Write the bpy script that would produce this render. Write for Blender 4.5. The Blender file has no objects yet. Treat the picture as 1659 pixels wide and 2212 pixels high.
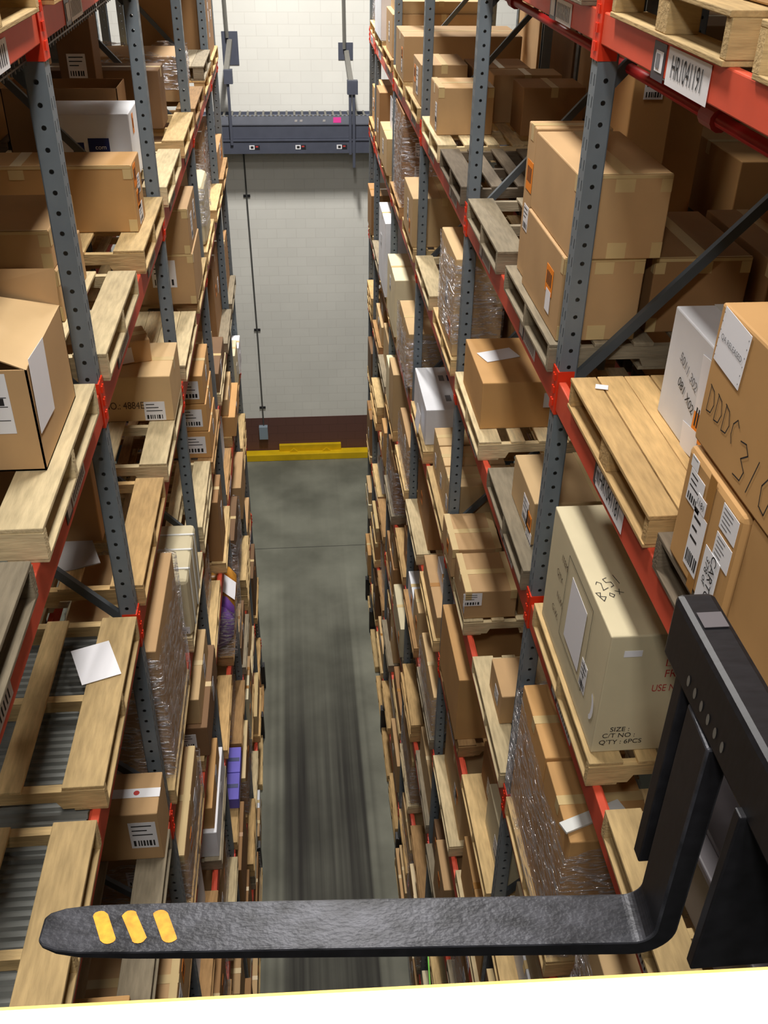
import bpy, math, random
from mathutils import Vector, Matrix
R_ = random.Random(7)
S = bpy.context.scene
COL = S.collection
# ---------------------------------------------------------------- camera, light, exposure
H = 11.8                                           # camera height above the warehouse floor
RT = Vector((0.99613235, -0.08690163, 0.01297904)); UP = Vector((0.0373245, 0.55223128, 0.83285503)); FW = Vector((0.07954389, 0.8291494, -0.553339))
cd = bpy.data.cameras.new('camera'); cam = bpy.data.objects.new('camera', cd); COL.objects.link(cam)
cd.sensor_fit = 'VERTICAL'; cd.sensor_height = 24; cd.lens = 24 * 2092.65 / 2212; cd.clip_start = .02; cd.clip_end = 100
cam.matrix_world = Matrix.Translation((0, 0, H)) @ Matrix((RT, UP, -FW)).transposed().to_4x4()
S.camera = cam
S.view_settings.view_transform = 'Standard'; S.view_settings.look = 'None'; S.view_settings.gamma = 1
S.view_settings.use_curve_mapping = False; S.view_settings.exposure = 0.0
S.cycles.max_bounces = 6; S.cycles.diffuse_bounces = 4; S.cycles.transparent_max_bounces = 12
w = bpy.data.worlds.new('world'); S.world = w; w.use_nodes = True
w.node_tree.nodes['Background'].inputs[0].default_value = (.8, .88, 1, 1); w.node_tree.nodes['Background'].inputs[1].default_value = .13
def area(name, loc, sx, sy, power, col, rot=(0, 0, 0)):
    l = bpy.data.lights.new(name, 'AREA'); l.shape = 'RECTANGLE'; l.size = sx; l.size_y = sy; l.energy = power; l.color = col
    o = bpy.data.objects.new(name, l); COL.objects.link(o); o.location = loc; o.rotation_euler = rot; return o
WARM = (1, .96, .90)
for ly, pw in ((-5, 40), (-.6, 105), (4.4, 215), (8.8, 190), (15, 1150)):   # high-bay lamps over the aisle, then over the aisles either side
    area('aisle_lamp', (.13, ly, 14.6), .5, 1.3, pw, WARM)
for lx in (-4.9, 5.2):
    for ly in (3, 10, 17): area('side_aisle_lamp', (lx, ly, 16.2), .5, 1.3, 14, WARM)

area('truck_cab_lamp', (-.40, -.75, 13.3), .35, .25, 78, (1, .95, .88), (math.radians(18), math.radians(-8), 0))   # dome lamp under the lift truck's overhead guard

# ---------------------------------------------------------------- materials
def lin(c): return tuple((v / 255 / 12.92) if v / 255 <= .04045 else ((v / 255 + .055) / 1.055) ** 2.4 for v in c) + (1,)
def mat(name, rgb=None, rough=.6, metal=0, objcol=False, noise=(0, 10, 4), bump=(0, 40), stretch=(1, 1, 1), spec=.4, dirt=0, island=0):
    m = bpy.data.materials.new(name); m.use_nodes = True; nt = m.node_tree; N = nt.nodes; L = nt.links
    b = N['Principled BSDF']; b.inputs['Roughness'].default_value = rough; b.inputs['Metallic'].default_value = metal
    b.inputs['Specular IOR Level'].default_value = spec
    if objcol:
        oi = N.new('ShaderNodeObjectInfo'); src = oi.outputs['Color']
    else:
        rg = N.new('ShaderNodeRGB'); rg.outputs[0].default_value = lin(rgb); src = rg.outputs[0]
    tc = N.new('ShaderNodeTexCoord'); mp = N.new('ShaderNodeMapping'); mp.inputs['Scale'].default_value = stretch; L.new(tc.outputs['Object'], mp.inputs[0])
    vec = mp.outputs[0]
    if island:
        gi = N.new('ShaderNodeNewGeometry'); ad = N.new('ShaderNodeVectorMath'); ad.operation = 'ADD'; sc = N.new('ShaderNodeMath'); sc.operation = 'MULTIPLY'; sc.inputs[1].default_value = 37
        L.new(gi.outputs['Random Per Island'], sc.inputs[0]); L.new(vec, ad.inputs[0]); L.new(sc.outputs[0], ad.inputs[1]); vec = ad.outputs[0]
    def mul(src, fac_socket, lo, hi):
        mr = N.new('ShaderNodeMapRange'); mr.inputs[1].default_value = .25; mr.inputs[2].default_value = .75; mr.inputs[3].default_value = lo; mr.inputs[4].default_value = hi
        L.new(fac_socket, mr.inputs[0]); mx = N.new('ShaderNodeVectorMath'); mx.operation = 'SCALE'; L.new(src, mx.inputs[0]); L.new(mr.outputs[0], mx.inputs['Scale']); return mx.outputs[0]
    if noise[0]:
        nz = N.new('ShaderNodeTexNoise'); nz.inputs['Scale'].default_value = noise[1]; nz.inputs['Detail'].default_value = noise[2]; L.new(vec, nz.inputs['Vector'])
        src = mul(src, nz.outputs[0], 1 - noise[0], 1 + noise[0])
    if dirt:
        n2 = N.new('ShaderNodeTexNoise'); n2.inputs['Scale'].default_value = 2.3; n2.inputs['Detail'].default_value = 6; L.new(tc.outputs['Object'], n2.inputs['Vector'])
        src = mul(src, n2.outputs[0], 1 - dirt, 1 + dirt * .4)
    if island: src = mul(src, gi.outputs['Random Per Island'], 1 - island, 1 + island)
    L.new(src, b.inputs['Base Color'])
    if bump[0]:
        n3 = N.new('ShaderNodeTexNoise'); n3.inputs['Scale'].default_value = bump[1]; L.new(vec, n3.inputs['Vector'])
        bp = N.new('ShaderNodeBump'); bp.inputs['Strength'].default_value = bump[0]; bp.inputs['Distance'].default_value = .01; L.new(n3.outputs[0], bp.inputs['Height']); L.new(bp.outputs[0], b.inputs['Normal'])
    return m
M = {}
M['carton'] = mat('carton_board', objcol=True, rough=.75, noise=(.07, 3, 5), bump=(.08, 6), dirt=.08, spec=.25)
M['wood'] = mat('pallet_wood', objcol=True, rough=.8, noise=(.22, 9, 6), stretch=(6, .9, 6), bump=(.25, 18), dirt=.25, island=.16, spec=.2)
M['woodx'] = mat('pallet_wood_across', objcol=True, rough=.8, noise=(.22, 9, 6), stretch=(.9, 6, 6), bump=(.25, 18), dirt=.25, island=.12, spec=.2)
M['post'] = mat('grey_post_steel', (122, 133, 142), .45, .15, noise=(.06, 14, 5), dirt=.12)
M['brace'] = mat('dark_brace_steel', (84, 90, 95), .5, .2, noise=(.08, 10, 4))
M['beam'] = mat('red_beam_paint', (224, 88, 62), .5, noise=(.06, 8, 5), dirt=.14)
M['conn'] = mat('orange_connector_paint', (226, 58, 26), .45, noise=(.06, 20, 4))
M['pipe'] = mat('sprinkler_red', (150, 28, 28), .4)
M['tape'] = mat('pale_tape', (205, 180, 130), .3, noise=(.04, 8, 3)); M['btape'] = mat('brown_tape', (165, 118, 60), .25, noise=(.05, 8, 3))
M['white'] = mat('label_white', (232, 232, 236), .6); M['ink'] = mat('black_ink', (35, 34, 36), .7); M['gink'] = mat('grey_ink', (120, 120, 125), .7)
M['fadeink'] = mat('faded_ink', (88, 66, 48), .8); M['redink'] = mat('red_ink', (190, 62, 58), .7); M['blue'] = mat('navy_print', (28, 40, 96), .5)
M['orange'] = mat('orange_sticker', (246, 140, 20), .5); M['yellow'] = mat('yellow_paint', (228, 190, 20), .5, noise=(.08, 5, 5), dirt=.15)
M['pinkst'] = mat('pink_note', (235, 70, 160), .6); M['holder'] = mat('label_holder', (70, 66, 74), .4)
M['fork'] = mat('worn_fork_steel', (60, 61, 67), .40, .3, noise=(.75, 17, 12), stretch=(1, 1.6, 1), bump=(.12, 90), dirt=.3)
M['darksteel'] = mat('black_truck_paint', (34, 34, 38), .4, .2, noise=(.35, 30, 7), stretch=(1, 4, 1), dirt=.3)
M['forkpaint'] = mat('chipped_orange_paint', (250, 172, 50), .5, noise=(.28, 70, 6), dirt=.12)
M['cab'] = mat('cab_white_paint', (244, 244, 240), .35); M['cabedge'] = mat('cab_yellow_edge', (226, 190, 110), .5, noise=(.3, 30, 4))
M['grey'] = mat('conveyor_grey', (122, 126, 138), .5, .2, noise=(.08, 6, 5)); M['dgrey'] = mat('conveyor_dark', (84, 88, 102), .5, .2, noise=(.08, 6, 5))
M['galv'] = mat('galvanised_strut', (128, 126, 120), .5, .4, noise=(.06, 12, 4)); M['conduit'] = mat('conduit_grey', (92, 92, 90), .5, .3)
M['jbox'] = mat('junction_grey_blue', (142, 158, 170), .5); M['black'] = mat('black_plastic', (40, 40, 44), .45); M['tote'] = mat('grey_tote_plastic', (96, 92, 96), .5, noise=(.05, 8, 4))
M['deck'] = mat('galvanised_deck', (128, 130, 126), .6, 0, noise=(.12, 9, 6), stretch=(.6, 4, 1), dirt=.25)
M['wire'] = mat('galvanised_wire', (120, 120, 118), .45, .6); M['paper'] = mat('white_paper', (238, 238, 244), .6); M['sheet'] = mat('grey_board', (170, 166, 164), .7, noise=(.05, 5, 4))
M['purple'] = mat('purple_bag', (110, 70, 150), .35, noise=(.1, 9, 4)); M['gold'] = mat('gold_bag', (214, 150, 60), .35, noise=(.22, 9, 4)); M['violet'] = mat('violet_carton', (112, 104, 196), .5)
M['green'] = mat('green_strap', (110, 220, 30), .4); M['strap'] = mat('white_strap', (222, 224, 222), .35)
def film_mat():
    m = bpy.data.materials.new('stretch_film'); m.use_nodes = True; N = m.node_tree.nodes; L = m.node_tree.links
    N.remove(N['Principled BSDF']); out = N['Material Output']
    tr = N.new('ShaderNodeBsdfTransparent'); tr.inputs[0].default_value = (.93, .93, .95, 1); gl = N.new('ShaderNodeBsdfGlossy'); gl.inputs['Roughness'].default_value = .12; gl.inputs[0].default_value = (.95, .95, 1, 1)
    df = N.new('ShaderNodeBsdfDiffuse'); df.inputs[0].default_value = (.7, .7, .74, 1)
    tc = N.new('ShaderNodeTexCoord'); mp = N.new('ShaderNodeMapping'); mp.inputs['Scale'].default_value = (3, 3, 14); L.new(tc.outputs['Object'], mp.inputs[0])
    nz = N.new('ShaderNodeTexNoise'); nz.inputs['Scale'].default_value = 3; nz.inputs['Detail'].default_value = 3; nz.inputs['Distortion'].default_value = 1.4; L.new(mp.outputs[0], nz.inputs['Vector'])
    bp = N.new('ShaderNodeBump'); bp.inputs['Strength'].default_value = 1; bp.inputs['Distance'].default_value = .05; L.new(nz.outputs[0], bp.inputs['Height']); L.new(bp.outputs[0], gl.inputs['Normal'])
    m1 = N.new('ShaderNodeMixShader'); m1.inputs[0].default_value = .55; L.new(gl.outputs[0], m1.inputs[1]); L.new(df.outputs[0], m1.inputs[2])
    mr = N.new('ShaderNodeMapRange'); mr.inputs[1].default_value = .46; mr.inputs[2].default_value = .64; mr.inputs[3].default_value = .08; mr.inputs[4].default_value = .85; L.new(nz.outputs[0], mr.inputs[0])
    m2 = N.new('ShaderNodeMixShader'); L.new(mr.outputs[0], m2.inputs[0]); L.new(tr.outputs[0], m2.inputs[1]); L.new(m1.outputs[0], m2.inputs[2]); L.new(m2.outputs[0], out.inputs[0]); return m
M['film'] = film_mat()
def wall_mat(name, brick, mortar, sx=(1, 1, 1), rot=(math.pi / 2, 0, 0), split=None):
    m = bpy.data.materials.new(name); m.use_nodes = True; N = m.node_tree.nodes; L = m.node_tree.links; b = N['Principled BSDF']; b.inputs['Roughness'].default_value = .7
    tc = N.new('ShaderNodeTexCoord'); mp = N.new('ShaderNodeMapping'); mp.inputs['Rotation'].default_value = rot; L.new(tc.outputs['Object'], mp.inputs[0])
    br = N.new('ShaderNodeTexBrick'); br.inputs['Scale'].default_value = 1; br.inputs['Brick Width'].default_value = .406; br.inputs['Row Height'].default_value = .203; br.inputs['Mortar Size'].default_value = .006; br.inputs['Mortar Smooth'].default_value = .3
    br.inputs['Color1'].default_value = lin(brick); br.inputs['Color2'].default_value = lin(tuple(v * .985 for v in brick)); br.inputs['Mortar'].default_value = lin(mortar); L.new(mp.outputs[0], br.inputs['Vector'])
    nz = N.new('ShaderNodeTexNoise'); nz.inputs['Scale'].default_value = .8; nz.inputs['Detail'].default_value = 6; L.new(tc.outputs['Object'], nz.inputs['Vector'])
    mr = N.new('ShaderNodeMapRange'); mr.inputs[1].default_value = .3; mr.inputs[2].default_value = .7; mr.inputs[3].default_value = .94; mr.inputs[4].default_value = 1.03; L.new(nz.outputs[0], mr.inputs[0])
    sc = N.new('ShaderNodeVectorMath'); sc.operation = 'SCALE'; L.new(br.outputs[0], sc.inputs[0]); L.new(mr.outputs[0], sc.inputs['Scale']); L.new(sc.outputs[0], b.inputs['Base Color'])
    bp = N.new('ShaderNodeBump'); bp.inputs['Strength'].default_value = .15; bp.inputs['Distance'].default_value = .004; bp.invert = True; L.new(br.outputs['Fac'], bp.inputs['Height']); L.new(bp.outputs[0], b.inputs['Normal']); return m
M['block'] = wall_mat('painted_block', (234, 233, 226), (221, 219, 212)); M['brown'] = wall_mat('brown_painted_block', (104, 70, 62), (92, 60, 54))
def floor_mat():
    m = bpy.data.materials.new('polished_concrete'); m.use_nodes = True; N = m.node_tree.nodes; L = m.node_tree.links; b = N['Principled BSDF']; b.inputs['Roughness'].default_value = .6; b.inputs['Specular IOR Level'].default_value = .15
    tc = N.new('ShaderNodeTexCoord'); sp = N.new('ShaderNodeSeparateXYZ'); L.new(tc.outputs['Object'], sp.inputs[0])
    nz = N.new('ShaderNodeTexNoise'); nz.inputs['Scale'].default_value = .9; nz.inputs['Detail'].default_value = 8; L.new(tc.outputs['Object'], nz.inputs['Vector'])
    mp = N.new('ShaderNodeMapping'); mp.inputs['Scale'].default_value = (9, .12, 1); L.new(tc.outputs['Object'], mp.inputs[0])
    n2 = N.new('ShaderNodeTexNoise'); n2.inputs['Scale'].default_value = 1.3; n2.inputs['Detail'].default_value = 6; L.new(mp.outputs[0], n2.inputs['Vector'])   # scuffs along the aisle
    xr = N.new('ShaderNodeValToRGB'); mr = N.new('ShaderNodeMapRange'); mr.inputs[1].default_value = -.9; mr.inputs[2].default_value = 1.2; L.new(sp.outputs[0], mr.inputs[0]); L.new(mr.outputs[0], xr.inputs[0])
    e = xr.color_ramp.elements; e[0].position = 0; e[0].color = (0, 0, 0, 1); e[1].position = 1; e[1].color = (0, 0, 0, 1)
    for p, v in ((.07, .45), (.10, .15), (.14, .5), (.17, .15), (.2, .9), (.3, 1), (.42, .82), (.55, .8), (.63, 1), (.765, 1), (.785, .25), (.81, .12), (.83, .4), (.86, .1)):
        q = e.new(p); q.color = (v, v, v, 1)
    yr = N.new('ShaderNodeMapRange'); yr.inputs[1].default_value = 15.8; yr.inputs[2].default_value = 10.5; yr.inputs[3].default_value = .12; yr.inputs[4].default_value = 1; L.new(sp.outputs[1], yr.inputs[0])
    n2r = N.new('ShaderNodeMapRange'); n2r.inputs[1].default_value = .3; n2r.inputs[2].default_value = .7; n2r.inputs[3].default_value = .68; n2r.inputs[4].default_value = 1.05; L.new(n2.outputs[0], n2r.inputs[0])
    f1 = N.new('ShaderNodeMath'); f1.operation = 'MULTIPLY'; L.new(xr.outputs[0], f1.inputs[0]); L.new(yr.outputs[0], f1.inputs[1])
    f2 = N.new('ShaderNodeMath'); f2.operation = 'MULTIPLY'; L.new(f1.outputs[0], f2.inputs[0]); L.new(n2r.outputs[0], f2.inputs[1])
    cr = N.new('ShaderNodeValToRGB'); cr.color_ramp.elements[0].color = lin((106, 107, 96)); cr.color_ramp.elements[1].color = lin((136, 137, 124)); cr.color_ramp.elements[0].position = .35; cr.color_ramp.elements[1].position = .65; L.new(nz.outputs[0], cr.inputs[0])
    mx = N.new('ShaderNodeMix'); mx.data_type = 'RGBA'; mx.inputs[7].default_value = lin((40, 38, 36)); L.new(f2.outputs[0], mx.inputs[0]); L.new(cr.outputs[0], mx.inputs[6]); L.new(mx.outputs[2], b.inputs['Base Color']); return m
M['wornedge'] = M['fork']; M['floor'] = floor_mat(); M['dim'] = mat('dark_building_steel', (96, 98, 100), .8, noise=(.05, 2, 4))

# ---------------------------------------------------------------- mesh helpers
class MB:
    def __init__(s): s.v = []; s.f = []; s.mi = []
    def add(s, vs, fs, mi=0):
        o = len(s.v); s.v += [tuple(p) for p in vs]; s.f += [tuple(i + o for i in f) for f in fs]; s.mi += [mi] * len(fs); return s
    def box(s, x0, x1, y0, y1, z0, z1, mi=0, skip=''):
        if x0 > x1: x0, x1 = x1, x0
        vs = [(x, y, z) for z in (z0, z1) for y in (y0, y1) for x in (x0, x1)]
        fs = {'b': (0, 2, 3, 1), 't': (4, 5, 7, 6), 'n': (0, 1, 5, 4), 'f': (2, 6, 7, 3), 'l': (0, 4, 6, 2), 'r': (1, 3, 7, 5)}
        return s.add(vs, [f for k, f in fs.items() if k not in skip], mi)
    def quad(s, a, b, c, d, mi=0): return s.add([a, b, c, d], [(0, 1, 2, 3)], mi)
    def prism(s, prof, axis, lo, hi, mi=0):
        def mk(p, t): return {'x': (t, p[0], p[1]), 'y': (p[0], t, p[1]), 'z': (p[0], p[1], t)}[axis]
        n = len(prof); vs = [mk(p, lo) for p in prof] + [mk(p, hi) for p in prof]
        return s.add(vs, [tuple(range(n - 1, -1, -1)), tuple(range(n, 2 * n))] + [(i, (i + 1) % n, n + (i + 1) % n, n + i) for i in range(n)], mi)
    def tube(s, pts, r, n=8, mi=0):
        pts = [Vector(p) for p in pts]; rings = []
        for i, p in enumerate(pts):
            d = (pts[min(i + 1, len(pts) - 1)] - pts[max(i - 1, 0)]).normalized(); a = d.orthogonal().normalized(); b = d.cross(a)
            rings.append([p + (a * math.cos(2 * math.pi * k / n) + b * math.sin(2 * math.pi * k / n)) * r for k in range(n)])
        vs = [v for g in rings for v in g]; fs = [tuple(range(n - 1, -1, -1)), tuple(range(len(vs) - n, len(vs)))]
        for i in range(len(rings) - 1):
            for k in range(n): fs.append((i * n + k, i * n + (k + 1) % n, (i + 1) * n + (k + 1) % n, (i + 1) * n + k))
        return s.add(vs, fs, mi)
    def bar(s, a, b, w, t, up=(0, 1, 0), mi=0):
        a, b = Vector(a), Vector(b); d = (b - a).normalized(); u = Vector(up); u = (u - d * u.dot(d)).normalized(); q = d.cross(u)
        vs = [p + u * (t / 2 * i) + q * (w / 2 * j) for p in (a, b) for i, j in ((-1, -1), (1, -1), (1, 1), (-1, 1))]
        return s.add(vs, [(3, 2, 1, 0), (4, 5, 6, 7)] + [(i, (i + 1) % 4, 4 + (i + 1) % 4, 4 + i) for i in range(4)], mi)
    def mesh(s, name, mats):
        me = bpy.data.meshes.new(name); me.from_pydata(s.v, [], s.f); me.update()
        for m in (mats if isinstance(mats, list) else [mats]): me.materials.append(m)
        if any(s.mi): me.polygons.foreach_set('material_index', s.mi)
        return me
    def obj(s, name, mats, parent=None, color=None, bevel=0, loc=None, smooth=False):
        return link(name, s.mesh(name, mats), parent, color, bevel, loc, smooth)
def link(name, me, parent=None, color=None, bevel=0, loc=None, smooth=False):
    o = bpy.data.objects.new(name, me); COL.objects.link(o)
    if parent: o.parent = parent
    if color: o.color = lin(color)
    if loc: o.location = loc
    if smooth: me.polygons.foreach_set('use_smooth', [True] * len(me.polygons))
    if bevel:
        b = o.modifiers.new('bevel', 'BEVEL'); b.width = bevel; b.segments = 2; b.limit_method = 'ANGLE'
    return o
def tag(o, label, cat, group=None, kind=None):
    o['label'] = label; o['category'] = cat
    if group: o['group'] = group
    if kind: o['kind'] = kind
    return o
def thing(name, label, cat, loc=(0, 0, 0), rz=0, group=None):
    o = bpy.data.objects.new(name, None); COL.objects.link(o); o.location = loc; o.rotation_euler = (0, 0, rz); o.empty_display_size = .1
    return tag(o, label, cat, group)
def copytree(o, parent=None):
    c = o.copy(); COL.objects.link(c); c.parent = parent
    for ch in list(o.children): copytree(ch, c)
    return c
def struct(o): o['kind'] = 'structure'; return o
def proj(p):
    d = Vector(p) - Vector((0, 0, H)); z = d.dot(FW)
    return (829.5 + 2092.65 * d.dot(RT) / z, 1106 - 2092.65 * d.dot(UP) / z) if z > .1 else None
def seen(pts, mg=25):
    q = [proj(p) for p in pts]; q = [a for a in q if a]
    return bool(q) and max(a[0] for a in q) > -mg and min(a[0] for a in q) < 1659 + mg and max(a[1] for a in q) > -mg and min(a[1] for a in q) < 2175 + mg
# a flat frame on a face: origin, right, up, normal
class Fr:
    def __init__(s, o, u, v): s.o = Vector(o); s.u = Vector(u).normalized(); s.v = Vector(v).normalized(); s.n = s.u.cross(s.v)
    def p(s, a, b, h=.0): return s.o + s.u * a + s.v * b + s.n * h
    def rot(s, deg, o=None):
        c, q = math.cos(math.radians(deg)), math.sin(math.radians(deg)); return Fr(o if o is not None else s.o, s.u * c + s.v * q, s.v * c - s.u * q)
def plate(fr, a0, a1, b0, b1, h, name, m, parent, t=.0012):
    vs = [fr.p(a, b, k) for k in (h, h + t) for a, b in ((a0, b0), (a1, b0), (a1, b1), (a0, b1))]
    return MB().add(vs, [(4, 5, 6, 7), (0, 1, 5, 4), (1, 2, 6, 5), (2, 3, 7, 6), (3, 0, 4, 7)]).obj(name, m, parent)
def write(fr, s, size, m, parent, name='printed_text', h=.003, align='CENTER', sx=1.0):
    c = bpy.data.curves.new(name, 'FONT'); c.body = s; c.size = size; c.align_x = align; c.align_y = 'CENTER'
    t = bpy.data.objects.new('t', c); COL.objects.link(t); bpy.context.view_layer.update()
    me = bpy.data.meshes.new_from_object(t.evaluated_get(bpy.context.evaluated_depsgraph_get())); bpy.data.objects.remove(t)
    mt = Matrix((fr.u * sx, fr.v, fr.n)).transposed().to_4x4(); mt.translation = fr.p(0, 0, h); me.transform(mt); me.materials.clear(); me.materials.append(m)
    return link(name, me, parent)
STK = {'D': [[(0, 1), (0, 0), (.35, .08), (.5, .45), (.3, .9), (-.08, 1)]], 'C': [[(.5, .8), (.3, .98), (.05, .7), (.05, .3), (.2, .02)]], '3': [[(0, .92), (.3, 1), (.5, .8), (.2, .55), (.5, .35), (.4, .05), (0, 0)]],
       '1': [[(.35, 1), (.1, 0)]], '0': [[(.25, 1), (0, .6), (.1, .1), (.4, .05), (.5, .5), (.25, 1)]], 'B': [[(0, 0), (.1, 1), (.4, .85), (.12, .55), (.45, .3), (0, 0)]], 'o': [[(.25, .5), (.05, .3), (.15, 0), (.4, .15), (.25, .5)]],
       'x': [[(0, .5), (.4, 0)], [(.4, .5), (0, 0)]], '2': [[(0, .8), (.25, 1), (.4, .7), (0, 0), (.5, .05)]], '5': [[(.45, 1), (.1, 1), (.05, .6), (.4, .45), (.3, .05), (0, 0)]], '/': [[(.5, 1.2), (.1, -.1)]]}
def scrawl(fr, s, size, m, parent, lw=.006, h=.002):
    b = MB(); x = 0
    for ch in s:
        for st in STK.get(ch, []):
            for i in range(len(st) - 1):
                p, q = Vector((x + st[i][0] * size, st[i][1] * size)), Vector((x + st[i + 1][0] * size, st[i + 1][1] * size)); d = (q - p).normalized(); e = Vector((-d.y, d.x)) * lw / 2; p -= d * lw * .3; q += d * lw * .3
                b.quad(*[fr.p(k.x, k.y, h) for k in (p - e, q - e, q + e, p + e)])
        x += size * (.72 if ch != ' ' else .4)
    return b.obj('handwriting', m, parent)
def label(fr, w, h, parent, code=True, lines=3, name='paper_label', m=None, ink=None, rnd=R_):
    p = plate(fr, -w / 2, w / 2, -h / 2, h / 2, .001, name, m or M['white'], parent)
    b = MB(); ink = ink or M['ink']
    if code:
        x = -w * .4
        while x < w * .36:
            t = rnd.uniform(.004, .012) * w / .12; b.quad(*[fr.p(a, c, .0028) for a, c in ((x, -h * .42), (x + t, -h * .42), (x + t, -h * .2), (x, -h * .2))]); x += t + rnd.uniform(.004, .010) * w / .12
    for k in range(lines):
        y = h * (.36 - .17 * k); e = w * rnd.uniform(.0, .38); b.quad(*[fr.p(a, c, .0028) for a, c in ((-w * .4, y - h * .022), (e, y - h * .022), (e, y + h * .022), (-w * .4, y + h * .022))])
    if b.f: b.obj('label_print', ink, p)
    return p
def sticker(fr, w, h, parent):
    o = plate(fr, -w / 2, w / 2, -h / 2, h / 2, .001, 'orange_sticker', M['orange'], parent); b = MB()
    for k in range(4): b.quad(*[fr.p(a, c, .0028) for a, c in ((-w * .35 + k * w * .19, -h * .2), (-w * .24 + k * w * .19, -h * .2), (-w * .24 + k * w * .19, h * .3), (-w * .35 + k * w * .19, h * .3))])
    b.obj('sticker_print', M['ink'], o); return o
# ---------------------------------------------------------------- rack geometry
TOP = dict(A=11.39, B=9.955, C=8.72, D=7.24, E=6.04, F=4.83, G=3.55, H=2.30, I=1.05, J=0.0)
XF = {1: 1.11, -1: -.846}; PH = .13; Y0 = 3.735; BAY = 2.488; PW = .08
POSTS = {1: [Y0 + BAY * k for k in range(-1, 5)] + [14.65], -1: [Y0 + BAY * k for k in range(-1, 4)] + [12.36]}
SIDE = {1: 'right', -1: 'left'}
LVN = dict(A='top level', B='second level', C='third level', D='fourth level', E='fifth level', F='sixth level', G='seventh level', H='eighth level', I='ninth level', J='floor level')
BN = {-1: 'nearest bay', 0: 'second bay', 1: 'third bay', 2: 'fourth bay', 3: 'fifth bay', 4: 'sixth bay'}
def X(s, d): return XF[s] + s * d
def bay(s, b):                                     # clear span of a bay along the aisle
    return POSTS[s][b + 1] + PW, POSTS[s][b + 2]
def nb(s): return len(POSTS[s]) - 1
# ---------------------------------------------------------------- the building
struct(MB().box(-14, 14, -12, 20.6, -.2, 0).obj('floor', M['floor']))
jt = MB()
jt.box(-2.6, 2.8, 16.47, 16.482, 0, .0015)
struct(jt.obj('trim_floor_joints', M['ink']))
struct(MB().box(-14, 14, 20.3, 20.6, 1.03, 17).obj('wall_back', M['block']))
struct(MB().box(-14, 14, 20.29, 20.6, 0, 1.03).obj('trim_wainscot', M['brown']))
struct(MB().box(-14.3, -14, -12, 20.6, 0, 17).obj('wall_left', M['dim'])); struct(MB().box(14, 14.3, -12, 20.6, 0, 17).obj('wall_right', M['dim']))
struct(MB().box(-14, 14, -12.3, -12, 0, 17).obj('wall_front', M['dim'])); struct(MB().box(-14, 14, -12, 20.6, 17, 17.2).obj('ceiling', M['dim']))
# yellow kerb at the foot of the wall
k = thing('kerb_rail', 'yellow painted steel kerb rail along the foot of the back wall', 'kerb', (.15, 20.2, 0))
MB().box(-3.4, 3.4, -.16, .08, 0, .17).obj('rail', M['yellow'], k, bevel=.01)
b = MB(); b.box(-.74, .73, .0, .09, .17, .33); b.obj('stop_plate', M['yellow'], k, bevel=.006)
b = MB()
for x in (-.4, .38): b.prism([(x - .1, .17), (x + .1, .17), (x, .26)], 'y', -.06, 0)
b.obj('gusset', M['yellow'], k)
# conveyor hung on the back wall
cv = thing('wall_conveyor', 'dark grey roller conveyor running across the back wall', 'conveyor', (.1, 20.3, 7.15))
b = MB(); b.box(-9, 9, -.62, -.57, .53, .69); b.box(-9, 9, -.62, -.52, .52, .535); b.box(-9, 9, -.57, -.1, .60, .61); b.obj('channel_and_shade_pan', M['grey'], cv)  # also an unseen flat pan under the rollers, added to block light between them
b = MB(); b.box(-9, 9, -.60, -.57, .27, .53); b.obj('web_panel', M['dgrey'], cv)
b = MB(); b.box(-9, 9, -.64, -.57, 0, .235); b.box(-9, 9, -.66, -.57, .235, .262); b.obj('lower_channel', M['dgrey'], cv)
b = MB(); b.box(-9, 9, -.10, -.05, 0, .66); b.obj('rear_channel', M['dgrey'], cv)
b = MB()
for i in range(118): b.tube([(-8.9 + .15 * i, -.57, .66), (-8.9 + .15 * i, -.1, .66)], .024, 7)
b.obj('rollers', M['galv'], cv)
b = MB()
for i in range(225): b.box(-8.95 + .08 * i, -8.91 + .08 * i, -.625, -.60, .69, .705)
b.obj('roller_clips', M['galv'], cv)
fr = Fr((0, -.645, .12), (1, 0, 0), (0, 0, 1))
for x in (-1.75, -.84, .05, .85):
    a = Fr(fr.p(x, 0), fr.u, fr.v); plate(a, -.1, 0, -.04, .04, .001, 'warning_label', M['white'], cv); plate(a, 0, .1, -.04, .04, .001, 'warning_label', M['black'], cv)
    plate(a, -.075, -.02, -.022, .022, .003, 'label_print', M['ink'], cv); plate(a, .02, .07, .0, .025, .003, 'label_print', M['redink'], cv)
a = Fr((.78, -.621, .61), (1, 0, 0), (0, 0, 1)); plate(a, -.09, .06, -.05, .05, .001, 'pink_note', M['pinkst'], cv)
for x in (.52, -.02, .08): plate(Fr((x, -.621, .6), (1, 0, 0), (.2, 0, 1)), -.03, .02, -.02, .02, .001, 'paper_scrap', M['sheet'], cv)
b = MB(); b.box(-2.0, -1.5, -.72, -.64, .04, .2); b.tube([(-2.12, -.8, .14), (-2.12, -.62, .14)], .1, 14); b.obj('drive_motor', M['black'], cv)
MB().tube([(-2.12, -.86, .14), (-2.12, -.79, .14)], .07, 14).obj('motor_cap', M['galv'], cv)
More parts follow.
